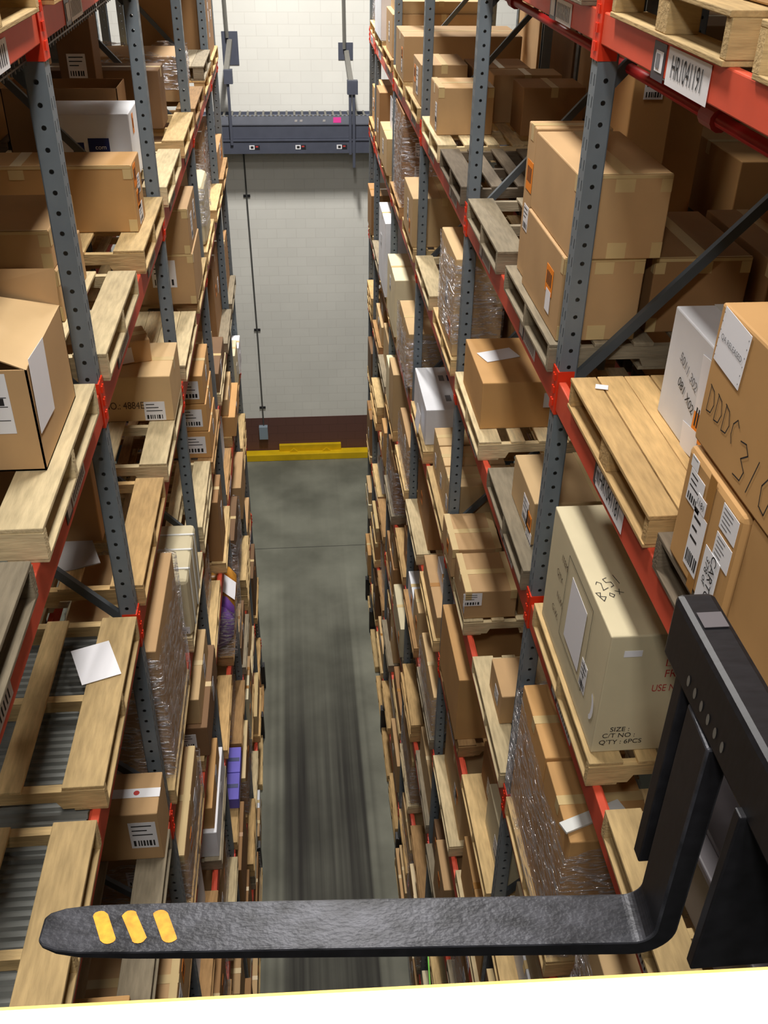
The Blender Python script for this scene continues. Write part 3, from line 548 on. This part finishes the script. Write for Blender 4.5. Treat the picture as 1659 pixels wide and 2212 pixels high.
# right rack, top and second level
PAL(1, -1, 'A', 1, 'block pallet on the top right beam beside the nearest right upright', 'yellow', 2, y=2.585, d=-.02)
carton(1, 'tan carton on the top right block pallet', .1, 1.0, 2.6, 3.5, PT['A'], .5, 'tan', 'x')
PAL(1, -1, 'B', 1, 'solid plank-topped pallet of fresh boards, nearest right bay', 'tan', 3, y=2.49, d=-.02)
o = plate(Fr((1.19, 3.40, B_), (.9, -.3, 0), (.3, .9, 0)), -.025, .025, -.02, .02, .003, 'paper_scrap', M['paper'], None); tag(o, 'torn white paper scrap on the plank-topped pallet', 'paper')
t, F = carton(1, 'white carton with orange sticker, taped, on the plank-topped pallet', .24, .6, 2.72, 3.2, B_, .42, 'white', None, (('sticker', 'A', .78, .35, .10, .14), ('plate', 'A', .68, .12, .14, .1, 'paper', 'paper_label', 8), ('plate', 'A', .83, .66, .17, .2, 'paper', 'paper_slip', 6), ('text', 'A', .45, .62, '5011 302', .05, 'gink', -15), ('text', 'A', .48, .42, '081 X02', .05, 'ink', -15)))
fr = F('T', .5, .5); plate(fr, -.04, .04, -.24, .24, .001, 'clear_tape', M['strap'], t)
PAL(1, -1, 'B', 0, 'dark worn pallet under the carton covered in white labels, right edge', 'dark', 0, y=1.38, d=-.02)
t, F = carton(1, 'kraft carton covered in white shipping labels marked CARTON 378, right edge', -.025, .55, 1.915, 2.30, B_, .375, 'orange', None, (), bev=.02)
fr = F('A', 0, 1); U = lambda a, c, r=0: Fr(fr.p(a, c), fr.u, fr.v).rot(r)
label(U(.10, -.10), .10, .10, t); label(U(.065, -.03), .05, .035, t, False, 1); label(U(.165, -.23), .09, .19, t)
for c in (-.06, -.15): label(U(.325, c), .10, .075, t, False, 5, ink=M['gink'])
q = plate(U(.155, -.11), -.03, .03, -.022, .022, .002, 'paper_label', M['white'], t); write(U(.155, -.11), '1181', .028, M['ink'], q, h=.005)
q = plate(U(.285, -.285), -.05, .05, -.1, .1, .002, 'paper_label', M['white'], t); write(U(.30, -.275, -90), 'CARTON', .045, M['ink'], q, h=.005); write(U(.268, -.25, -90), '378 of', .034, M['ink'], q, h=.005)
b = MB(); b.quad(*[fr.p(a, c, .0015) for a, c in ((.17, -.375), (.215, -.375), (.215, 0), (.17, 0))]); b.obj('tape', M['btape'], t)
t, F = carton(1, 'big kraft carton with handwriting and a QA RELEASED sheet, right edge', -.015, .75, 1.25, 2.305, B_ + .39, .40, 'orange', 'x', (('scrawl', 'A', .04, .27, 'DDDC', .075, -2, .0035), ('scrawl', 'A', .25, .10, '310', .105, -2, .004)), bev=.008)
fr = F('A', .105, .80); p = plate(fr.rot(-4), -.085, .085, -.075, .075, .002, 'paper_sheet', M['paper'], t); write(fr.rot(-4), 'QA RELEASED', .022, M['gink'], p, h=.005); b = MB()
f2 = fr.rot(-4)
for k in range(6):
    for a in (-.08, .08): b.quad(*[f2.p(a + u_, -.06 + k * .024 + v_, .005) for u_, v_ in ((-.002, -.002), (.002, -.002), (.002, .002), (-.002, .002))])
b.obj('punch_holes', M['gink'], p)
carton(1, 'kraft carton filling the right edge below the handwritten carton', -.01, .6, 1.30, 1.90, B_, .385, 'orange', 'y')
PAL(1, 0, 'B', 0, 'grey weathered pallet under the two big stacked cartons, nearest right upright', 'grey', 0, y=3.825)
carton(1, 'lower big carton with orange sticker and pale corner tape, behind the nearest right upright', .0, .35, 3.86, 4.58, B_, .37, 'tan', 'c', (('sticker', 'A', .72, .55, .12, .12), ('plate', 'A', .73, .3, .08, .1, 'paper', 'paper_label')))
carton(1, 'upper big carton with pale corner tape, behind the nearest right upright', .012, .40, 3.84, 4.60, B_ + .37, .345, 'tan', 'c')
carton(1, 'tall carton with an orange edge sticker, behind the two big stacked cartons', .02, .38, 4.63, 4.8, B_, .72, 'tan', 'x', (('sticker', 'A', .6, .68, .12, .14), ('label', 'A', .6, .4, .1, .12)))
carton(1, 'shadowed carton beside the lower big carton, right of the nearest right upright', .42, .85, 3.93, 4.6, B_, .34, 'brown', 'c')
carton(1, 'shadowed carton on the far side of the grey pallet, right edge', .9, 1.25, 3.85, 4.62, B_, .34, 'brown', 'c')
PAL(1, 0, 'B', 1, 'weathered empty pallet left of the two big stacked cartons, right rack', 'grey', 1, y=5.06)
PAL(1, 1, 'B', 1, 'yellow pallet carrying two cartons between the second and third right uprights', 'pale', 0, y=7.47)
carton(1, 'tan carton with paper labels at the front of the two-carton pallet', .0, .43, 7.78, 8.22, B_, .34, 'tan', 'h', (('label', 'A', .8, .45, .08, .14), ('label', 'A', .82, .2, .06, .1)))
carton(1, 'brown carton at the back of the two-carton pallet', .64, 1.12, 7.72, 8.12, B_, .35, 'brown', 'y')
carton(1, 'tan carton behind the brown carton of the two-carton pallet', .5, 1.05, 8.2, 8.5, B_, .36, 'tan', 'y')
PAL(1, 1, 'B', 0, 'bare dark pallet low behind the second right upright, second level', 'dark', 0)
PAL(1, 2, 'B', 0, 'yellow pallet under the tan carton with a white slip, right rack second level', 'yellow', 0, y=8.8)
carton(1, 'tan carton with a white slip and orange sticker, right rack second level', .0, .40, 8.87, 9.45, B_, .33, 'tan', 'y', (('label', 'A', .55, .5, .13, .22), ('sticker', 'A', .25, .6, .1, .14)))
carton(1, 'tan carton on the inner side of the white slip carton', .45, .95, 8.9, 9.4, B_, .30, 'brown', 'y')
PAL(1, 2, 'B', 1, 'yellow pallet under the long wide carton, right rack second level', 'yellow', 0, y=9.98)
carton(1, 'long wide tan carton with orange sticker, right rack second level', -.03, 1.1, 10.0, 10.75, B_, .40, 'tan', 'x', (('sticker', 'A', .8, .6, .09, .1), ('label', 'A', .78, .35, .08, .14)))
PAL(1, 3, 'B', 0, 'brown pallet at the far right under the pair of upright cartons', 'brown', 2)
carton(1, 'wide tan carton at the far right end of the second level', .0, 1.1, 11.45, 12.2, B_, .42, 'tan', 'y', (('label', 'A', .5, .5, .1, .2),))
carton(1, 'flat tan carton on top of the wide far right carton', .05, 1.0, 11.5, 12.2, B_ + .42, .12, 'pale', 'y')
for i, (d, y, h_) in enumerate(((.62, 5.15, .95), (.95, 5.5, .9))): carton(1, f"tall kraft carton deep in the right rack, {'nearer' if i == 0 else 'farther'} of the two behind the sprinkler pipe", d, d + .22, y, y + .4, B_, h_, 'orange', 'y', (('label', 'N', .5, .85, .1, .12),))
# right rack, third level
PAL(1, -1, 'C', 1, 'dark edged pallet under the long cream carton marked Box 251', 'yellow', 0, y=2.56)
t, F = carton(1, 'long cream carton marked Box 251 with white paper sheets, right of centre', -.012, .38, 2.62, 3.50, C_, .61, 'cream', None, (('scrawl', 'T', .077, .235, 'Box', .055, 27, .003), ('scrawl', 'T', .115, .31, '251', .055, 27, .003), ('plate', 'N', .24, .86, .07, .03, 'paper', 'paper_label'), ('text', 'N', .80, .68, 'FRAGILE', .055, 'redink', 0, .8), ('text', 'N', .80, .56, 'USE NO HOOK', .05, 'redink', 0, .7), ('text', 'N', .26, .21, 'SIZE :', .034, 'ink'), ('text', 'N', .26, .155, 'C/T NO :', .034, 'ink'), ('text', 'N', .29, .095, "Q'TY : 6PCS", .034, 'ink')))
fr = F('A', .53, .55); plate(fr.rot(-2), -.1, .13, -.16, .16, .002, 'paper_sheet', M['paper'], t); b = MB()
for a in (-.17, .2): b.quad(*[fr.p(x, y, .0035) for x, y in ((a - .002, -.2), (a + .002, -.2), (a + .002, .22), (a - .002, .22))])
for c in (-.2, .22): b.quad(*[fr.p(x, y, .0035) for x, y in ((-.17, c - .002), (.2, c - .002), (.2, c + .002), (-.17, c + .002))])
b.obj('printed_frame', M['ink'], t); label(Fr(fr.p(.2, -.12), fr.u, fr.v), .08, .14, t)
for i in range(4): write(Fr(fr.p(-.22 - .045 * (i % 2), .14 - .1 * i), fr.u, fr.v), ('ITEM', 'QTY', 'N.W.', 'G.W.')[i], .045, M['fadeink'], t, 'faded_print')
b = MB(); f3 = F('A', .9, .3)
b.add([f3.p(.045 * math.cos(q), .07 * math.sin(q), .003) for q in [math.radians(-80 + 20 * j) for j in range(9)]] + [f3.p(.02 * math.cos(q), .05 * math.sin(q), .003) for q in [math.radians(80 - 20 * j) for j in range(9)]], [tuple(range(18))]); b.obj('torn_label', M['paper'], t)
f3 = F('N', .66, .79); p = plate(f3, -.028, .028, -.028, .028, .001, 'umbrella_mark', M['redink'], t); plate(f3, -.024, .024, -.024, .024, .0025, 'mark_ground', M['carton'], p).color = lin(KR['cream'])
b = MB(); b.add([f3.p(.018 * math.cos(q), .018 * math.sin(q), .005) for q in [math.radians(30 * j) for j in range(7)]], [tuple(range(7))]); b.quad(*[f3.p(a, c, .005) for a, c in ((-.002, -.016), (.002, -.016), (.002, 0), (-.002, 0))]); b.obj('umbrella', M['redink'], p)
f3 = F('N', .84, .79); p = plate(f3, -.028, .028, -.028, .028, .001, 'glass_mark', M['redink'], t); plate(f3, -.022, .022, -.022, .022, .0025, 'mark_ground', M['carton'], p).color = lin(KR['cream'])
plate(F('N', .98, .1), -.03, .008, -.05, .05, .002, 'yellow_tape', M['yellow'], t)
PAL(1, -1, 'C', 0, 'yellow pallet behind the vertical fork, right side', 'yellow', 0, y=1.32)
t = thing('storage_tote', 'grey plastic tote with lid and orange-white label behind the fork', 'tote', (1.62, 1.82, C_)); b = MB()
b.prism([(-.36, -.38), (.36, -.38), (.40, .30), (.30, .42), (-.30, .42), (-.40, .30)], 'z', 0, .30); b.obj('bin', M['tote'], t, bevel=.02)
b = MB(); b.prism([(-.39, -.41), (.39, -.41), (.43, .31), (.32, .45), (-.32, .45), (-.43, .31)], 'z', .30, .335); b.prism([(-.33, -.35), (.33, -.35), (.37, .27), (.27, .39), (-.27, .39), (-.37, .27)], 'z', .335, .35); b.obj('lid', M['tote'], t, bevel=.008)
fr = Fr((-.02, .05, .351), (1, 0, 0), (0, 1, 0)); p = plate(fr, -.05, .12, -.06, .06, .001, 'tote_label', M['white'], t); plate(fr, -.05, -.02, -.06, .06, .003, 'orange_band', M['conn'], p)
t, _ = carton(1, 'open tan carton holding dark parts behind the grey tote', .25, .62, 2.28, 2.48, C_, .3, 'pale', None, (), open_=True)
PAL(1, 0, 'C', 0, 'weathered grey pallet under the tan carton with an orange label, nearest right upright', 'grey', 1, y=3.84)
carton(1, 'wide tan carton with orange and white labels standing left of the nearest right upright', .05, .75, 4.05, 4.55, C_, .26, 'pale', 'y', (('label', 'A', .68, .45, .12, .15), ('sticker', 'A', .86, .4, .1, .1), ('label', 'A', .9, .12, .12, .07)))
PAL(1, 0, 'C', 1, 'pale pallet under the tan carton topped with a white card', 'pale', 0, y=5.15)
t, F = carton(1, 'tan carton with a loose white card on its top', .0, .60, 5.32, 6.0, C_, .32, 'orange', None, (('plate', 'N', .82, .6, .2, .1, 'paper', 'paper_label'),))
o = plate(Fr((1.28, 5.72, C_ + .32), (.93, .3, 0), (-.3, .93, 0)), -.12, .12, -.075, .075, .004, 'white_card', M['paper'], None); tag(o, 'loose white card lying on the tan carton', 'paper')
PAL(1, 1, 'C', 0, 'pallet under the tall film wrapped carton, right rack', 'yellow', 0, y=6.36)
carton(1, 'tall tan carton shrouded in clear film, right rack third level', -.02, .33, 6.42, 7.15, C_, .72, 'pale', 'y', (('sticker', 'A', .75, .2, .12, .14), ('label', 'A', .5, .5, .1, .2)))
film(1, 'clear stretch film hanging on the tall tan carton, right rack', -.02, .33, 6.42, 7.15, C_ + .1, C_ + .68)
carton(1, 'brown carton beside the tall film wrapped carton, deeper in the right rack', .4, 1.0, 6.4, 7.1, C_, .68, 'brown', 'y', (('label', 'N', .2, .7, .12, .18), ('label', 'N', .5, .7, .16, .16)))
PAL(1, 1, 'C', 1, 'pale empty lead-board pallet left of the tall film wrapped carton', 'pale', 1, y=7.62)
PAL(1, 2, 'C', 1, 'brown pallet under the grey wrapped column of cartons, right rack', 'brown', 0)
for i in range(4): carton(1, f"brown carton with white labels, {('bottom', 'second', 'third', 'top')[i]} of the grey wrapped column, right rack", .0, .65, 10.15, 10.95, C_ + .23 * i, .225, 'brown', None, (('label', 'N', .3, .5, .14, .14), ('label', 'N', .75, .5, .14, .14)))
film(1, 'grey cloudy stretch film around the column of four cartons, right rack', .0, .65, 10.15, 10.95, C_, C_ + .9)
PAL(1, 2, 'C', 0, 'pallet under the tan carton with white slip, right rack third level', 'yellow', 0, y=8.8)
carton(1, 'tan carton with tape across its top and a white slip, right rack third level', -.04, .55, 8.85, 9.6, C_, .45, 'pale', 'y', (('label', 'A', .5, .55, .1, .2), ('sticker', 'A', .7, .3, .08, .12)))
# right rack, fourth level
PAL(1, 0, 'D', 1, 'notched pale pallet under the cartons with H-shaped pale tape', 'pale', 0, y=5.2)
carton(1, 'nearer tan carton with H-shaped pale tape and a white text label', -.03, .34, 5.23, 5.69, D_, .24, 'tan', 'h', (('label', 'N', .15, .72, .13, .11), ('label', 'A', .95, .5, .05, .14)))
carton(1, 'farther tan carton with H-shaped pale tape and an orange label', -.05, .32, 5.72, 6.2, D_, .25, 'tan', 'h', (('sticker', 'A', .55, .55, .08, .1),))
carton(1, 'narrow tall tan carton standing on edge beside the H-taped cartons', .36, .60, 5.25, 6.15, D_, .50, 'brown', None)
PAL(1, 0, 'D', 0, 'pale pallet with a small tan box near the nearest right upright', 'pale', 0, y=3.82)
carton(1, 'small tan box with a silver label on the pale pallet', .035, .25, 4.21, 4.56, D_, .23, 'tan', None, (('label', 'A', .6, .5, .1, .1),))
PAL(1, -1, 'D', 1, 'yellow pallet below the fork under the film wrapped cartons', 'yellow', 0, y=2.63)
carton(1, 'nearer kraft carton of the film wrapped pair right of the fork', .0, .40, 2.68, 3.15, D_, .84, 'orange', 'x')
carton(1, 'farther kraft carton of the film wrapped pair right of the fork', .0, .40, 3.17, 3.68, D_, .84, 'orange', 'x')
film(1, 'crinkled clear film around the kraft carton pair right of the fork', -.02, .41, 2.66, 3.70, D_ + .02, D_ + .82)
o = MB().box(-.16, .16, -.03, .03, 0, .012).obj('foam_strip', M['strap'], loc=(1.24, 2.80, D_ + .852)); o.rotation_euler = (0, 0, .35); tag(o, 'white foam strip lying on the film wrapped kraft cartons', 'foam strip')
PAL(1, 1, 'D', 1, 'pallet under the white carton with dark squares, right rack', 'yellow', 0, y=7.6)
t, F = carton(1, 'tall white carton with two dark blue squares on top, right rack', -.0, .42, 7.72, 8.62, D_, .36, 'white', None, (('plate', 'T', .8, .25, .1, .12, 'blue', 'blue_logo'), ('plate', 'T', .78, .72, .1, .12, 'blue', 'blue_logo'), ('plate', 'T', .55, .25, .05, .12, 'gink', 'printed_lines'), ('plate', 'T', .53, .72, .05, .12, 'gink', 'printed_lines'), ('plate', 'N', .7, .5, .07, .06, 'ink', 'printed_mark')))
o = plate(Fr((X(1, -.045), 7.95, D_ + .16), (0, -1, 0), (.1, 0, 1)), -.12, .12, -.1, .1, 0, 'paper_sheet', M['paper'], None); tag(o, 'white paper sheet stuck on the aisle side of the white carton', 'paper')
PAL(1, 1, 'D', 0, 'pallet under the row of tan cartons beside the second right upright', 'yellow', 0)
for i in range(3): carton(1, f"tan carton, {('nearest', 'middle', 'farthest')[i]} of three in a row beside the second right upright", .02, .52, 6.35 + .33 * i, 6.66 + .33 * i, D_, .40, 'pale', 'x', (('label', 'A', .5, .4, .08, .12),))

# ---------------------------------------------------------------- the rest of the rack, slot by slot
ADJ = ['tan', 'brown', 'pale', 'orange', 'tan', 'cream', 'dark', 'tan', 'pale', 'brown', 'white']; NAME = dict(tan='tan', brown='brown', pale='pale', cream='cream', dark='dark brown', orange='kraft', white='white')
for s in (-1, 1):
    for b in range(-1, nb(s) - 1):
        y0, y1 = bay(s, b); wide = y1 - y0 > 2
        for l in 'ABCDEFGHIJ':
            for p in ((0, 1) if wide else (0,)):
                if (s, b, l, p) in DONE: continue
                sy = 1 if wide else min(1, (y1 - y0 - .08) / 1.016); y = y0 + .04 + ((R_.uniform(0, .06) if p == 0 else 1.285 + R_.uniform(0, .03)) if wide else 0)
                ln = 1.016 * sy; zt = TOP[l]
                if not seen([(X(s, -.03), yy, zz) for yy in (y, y + ln) for zz in (zt, zt + .6)], 0) and not (l == 'A' and b < 3): continue
                if y < 1.0 and l in 'ABC': continue
                at = f"{'near' if p == 0 else 'far'} pallet of {BN[b]}, {LVN[l]}, {SIDE[s]} rack" if wide else f"end pallet, {LVN[l]}, {SIDE[s]} rack"
                r = random.Random(hash((s, b, p)) * 31 + ord(l) * 17 + 5); kind = r.choice([0, 0, 1, 0]); pc = r.choice(['yellow', 'pale', 'tan', 'brown', 'grey', 'yellow'])
                n = 1; u = r.random(); room = (1.0 if l in 'AD' else .82)
                pallet(s, y, zt, f"{pc} wooden {at}", pc, kind, d=-.03 + r.uniform(-.02, .03), rz=r.uniform(-.6, .6) * wide, sy=sy)
                if l == 'A':
                    carton(s, f"broad tan carton added for shade on top level, {at.replace(', top level', '')}", .0, 1.12, y + .04, y + ln - .04, zt + PH + .002, r.uniform(.7, 1), 'tan', 'x'); continue  # unseen top-level loads, added to shade the rack levels below
                zp = zt + PH; c = r.choice(ADJ); h = r.uniform(.38, room - .08); d0 = r.choice([-.05, -.03, -.02, 0, .03, .07]); d1 = d0 + r.uniform(.4, .9)
                ft = []
                if r.random() < .55: ft.append(('label', 'A', r.uniform(.3, .7), r.uniform(.35, .7), .12, .16))
                if r.random() < .35: ft.append(('sticker', 'A', r.uniform(.2, .8), r.uniform(.35, .7), .1, .12))
                if r.random() < .4: ft.append(('label', 'N', r.uniform(.5, .8), .55, .15, .14))
                tp = r.choice(['x', 'y', 'h', 'x', None, 'X'])
                if u < .13:                        # bare pallets, some stacked
                    for j in range(r.randint(0, 3)): pallet(s, y, zt + .13 * (j + 1), f"{pc} pallet, number {('two', 'three', 'four')[j]} up the stack, {at}", r.choice([pc, 'tan', 'yellow']), 0, rz=r.uniform(-.8, .8) * wide, sy=sy)
                elif u < .32: carton(s, f"{NAME[c]} carton alone on {at}", d0, d1, y + .06, y + ln - .06, zp, h, c, tp, ft)
                elif u < .56:
                    g = y + ln * r.uniform(.42, .58)
                    carton(s, f"{NAME[c]} nearer carton, {at}", d0, d1, y + .03, g - .01, zp, h, c, tp, ft)
                    c2 = r.choice(ADJ); carton(s, f"{NAME[c2]} farther carton, {at}", d0 + r.uniform(-.02, .1), d1, g + .01, y + ln - .03, zp, h * r.uniform(.6, 1), c2, tp, ft[:1])
                elif u < .74:
                    q = h * .55; carton(s, f"{NAME[c]} lower carton, {at}", d0, d1, y + .04, y + ln - .05, zp, q, c, tp, ft)
                    c2 = r.choice(ADJ); carton(s, f"{NAME[c2]} upper carton, {at}", d0 + r.uniform(0, .1), d1 - .05, y + .08, y + ln - r.uniform(.08, .4), zp + q + .002, h - q, c2, tp, ft[:1])
                else:
                    carton(s, f"{NAME[c]} carton under film, {at}", d0 + .02, d1, y + .05, y + ln - .05, zp, h, c, tp, ft)
                    film(s, f"clear film around {NAME[c]} carton, {at}", d0 + .01, d1, y + .04, y + ln - .04, zp, zp + h * .96)
# the row behind, seen between the loads
for s in (-1, 1):
    for b in range(-1, 3):
        for l in 'BC':
            for p in (0, 1):
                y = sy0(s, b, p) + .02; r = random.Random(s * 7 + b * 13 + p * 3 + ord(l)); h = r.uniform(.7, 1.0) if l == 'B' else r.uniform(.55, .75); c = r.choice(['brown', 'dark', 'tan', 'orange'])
                if s < 0 and b == 2 and l == 'B': h *= .6
                if (s, b, l, p) == (1, 0, 'B', 1): h = .42
                if not seen([(X(s, 1.3), yy, PT[l] + zz) for yy in (y, y + 1) for zz in (0, h)], 0): continue
                at = f"{'near' if p == 0 else 'far'} pallet spot of {BN[b]}, {LVN[l]}"
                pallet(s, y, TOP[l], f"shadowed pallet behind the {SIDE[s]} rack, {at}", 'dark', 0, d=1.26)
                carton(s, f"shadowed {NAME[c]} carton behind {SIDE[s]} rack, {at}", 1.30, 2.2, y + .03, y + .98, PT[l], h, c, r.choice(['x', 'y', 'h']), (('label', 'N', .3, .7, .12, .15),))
b = MB(); b.bar((0, -.16, 0), (.02, .16, 0), .05, .012, up=(1, 0, 0)); o = b.obj('green_strap', M['green'], loc=(X(1, -.045), 5.6, TOP['H'] + .07)); tag(o, 'bright green plastic strap hanging on the pallet edge low in the right rack', 'strap')
# ---------------------------------------------------------------- lift truck fork and cab panel
t = thing('fork_carriage', 'black steel lift truck carriage with one long fork reaching across the aisle', 'forklift fork', (.59, 1.045, 10.165))
fk = MB(); N = 20
def sec(i):                                        # blade outline: (x, half width, thickness)
    return i
prof = []
for j in range(9): a = math.radians(90 - 10 * (9 - j)); prof.append(None)
st = [(-1.125, .022, .010), (-1.115, .033, .012), (-1.09, .042, .016), (-1.05, .047, .020), (-.96, .049, .024), (-.8, .0495, .028), (-.5, .05, .033), (-.2, .05, .038), (-.06, .05, .040)]
rings = [[(x, -w_, .035), (x, w_, .035), (x, w_, .035 - t_), (x, -w_, .035 - t_)] for x, w_, t_ in st]
for j in range(1, 10):                             # heel bend up into the shank
    a = math.radians(10 * j); ro, ri = .075, .035; cx, cz = -.06, .035 + ri
    rings.append([(cx + ri * math.sin(a), -.05, cz - ri * math.cos(a)), (cx + ri * math.sin(a), .05, cz - ri * math.cos(a)), (cx + ro * math.sin(a), .05, cz - ro * math.cos(a)), (cx + ro * math.sin(a), -.05, cz - ro * math.cos(a))])
for z in (.2, .35, .53): rings.append([(-.025, -.05, z), (-.025, .05, z), (.015, .05, z), (.015, -.05, z)])
vs = [v for g in rings for v in g]; fs = [(3, 2, 1, 0), tuple(range(len(vs) - 4, len(vs)))]
for i in range(len(rings) - 1):
    for k_ in range(4): fs.append((i * 4 + k_, i * 4 + (k_ + 1) % 4, i * 4 + 4 + (k_ + 1) % 4, i * 4 + 4 + k_))
b = MB().add(vs, fs); b.mi = [1, 1] + [0 if i < 12 and k_ == 0 else 1 for i in range(len(rings) - 1) for k_ in range(4)]
fork = b.obj('fork', [M['fork'], M['darksteel']], t, bevel=.0045, loc=(.028, -.022, 0)); fork.modifiers[0].material = 0; fork.rotation_euler = (0, 0, -.057)
for x, nm in ((-1.012, 0), (-.958, 0), (-.903, 0)):
    b = MB(); pts = []
    for q in range(16):
        a = 2 * math.pi * q / 16; e = .006 * math.sin(q * 2.3 + x * 50); pts.append((x + .0 + (.0135 + e * .2) * math.cos(a) + (-.012 if math.sin(a) > 0 else .012), (.022 if math.sin(a) > 0 else -.022) + .011 * math.sin(a), .0358))
    b.add(pts, [tuple(range(16))]); b.obj('orange_paint_mark', M['forkpaint'], fork)
b = MB(); b.box(.005, .072, -.75, .155, .525, .655)
cb = b.obj('cross_bar', M['darksteel'], t, bevel=.012)
b = MB()
for i in range(6):
    y = .04 - i * .028; b.add([(.0035, y + .005 * math.cos(q), .567 + .011 * math.sin(q)) for q in [math.radians(30 * j) for j in range(12)]], [tuple(range(12))])
b.obj('lit_bolt_holes', M['galv'], cb)  # pale discs painted for the light that shows through the holes
plate(Fr((.04, .08, .656), (1, 0, 0), (0, 1, 0)), -.02, .02, -.018, .018, .001, 'metal_tag', M['tote'], cb)
b = MB(); b.box(.006, .03, .06, .09, .085, .56); b.obj('hook_plate', M['darksteel'], t, bevel=.003)
b = MB(); b.box(-.005, .5, -.205, -.185, .17, .54); b.obj('back_plate', M['darksteel'], t, bevel=.003)
fr = Fr((.165, -.206, .34), (1, 0, 0), (0, 0, 1)); g = plate(fr.rot(-8), -.06, .06, -.05, .05, .001, 'paper_tag', M['sheet'], t); b = MB(); f2 = fr.rot(-8)
for k_ in range(4): b.quad(*[f2.p(a, c, .003) for a, c in ((-.045, .03 - .02 * k_), (.03, .03 - .02 * k_), (.03, .034 - .02 * k_), (-.045, .034 - .02 * k_))])
b.obj('label_print', M['gink'], g)
t = thing('cab_panel', 'white painted edge panel of the lift truck platform, bottom of picture', 'truck panel', (.04, .348, 11.2), math.radians(-1.4))
MB().box(-.75, .75, -.42, 0, -.05, 0).obj('panel', M['cab'], t, bevel=.004); MB().box(-.75, .75, 0, .002, -.012, -.003).obj('edge_strip', M['cabedge'], t)
MB().box(-.75, .75, -.40, -.02, -.35, -.05).obj('skirt', M['cab'], t)
for o in [PROTO[k] for k in PROTO]:                # the pallet patterns themselves are not part of the place
    for ch in list(o.children): bpy.data.objects.remove(ch)
    bpy.data.objects.remove(o)
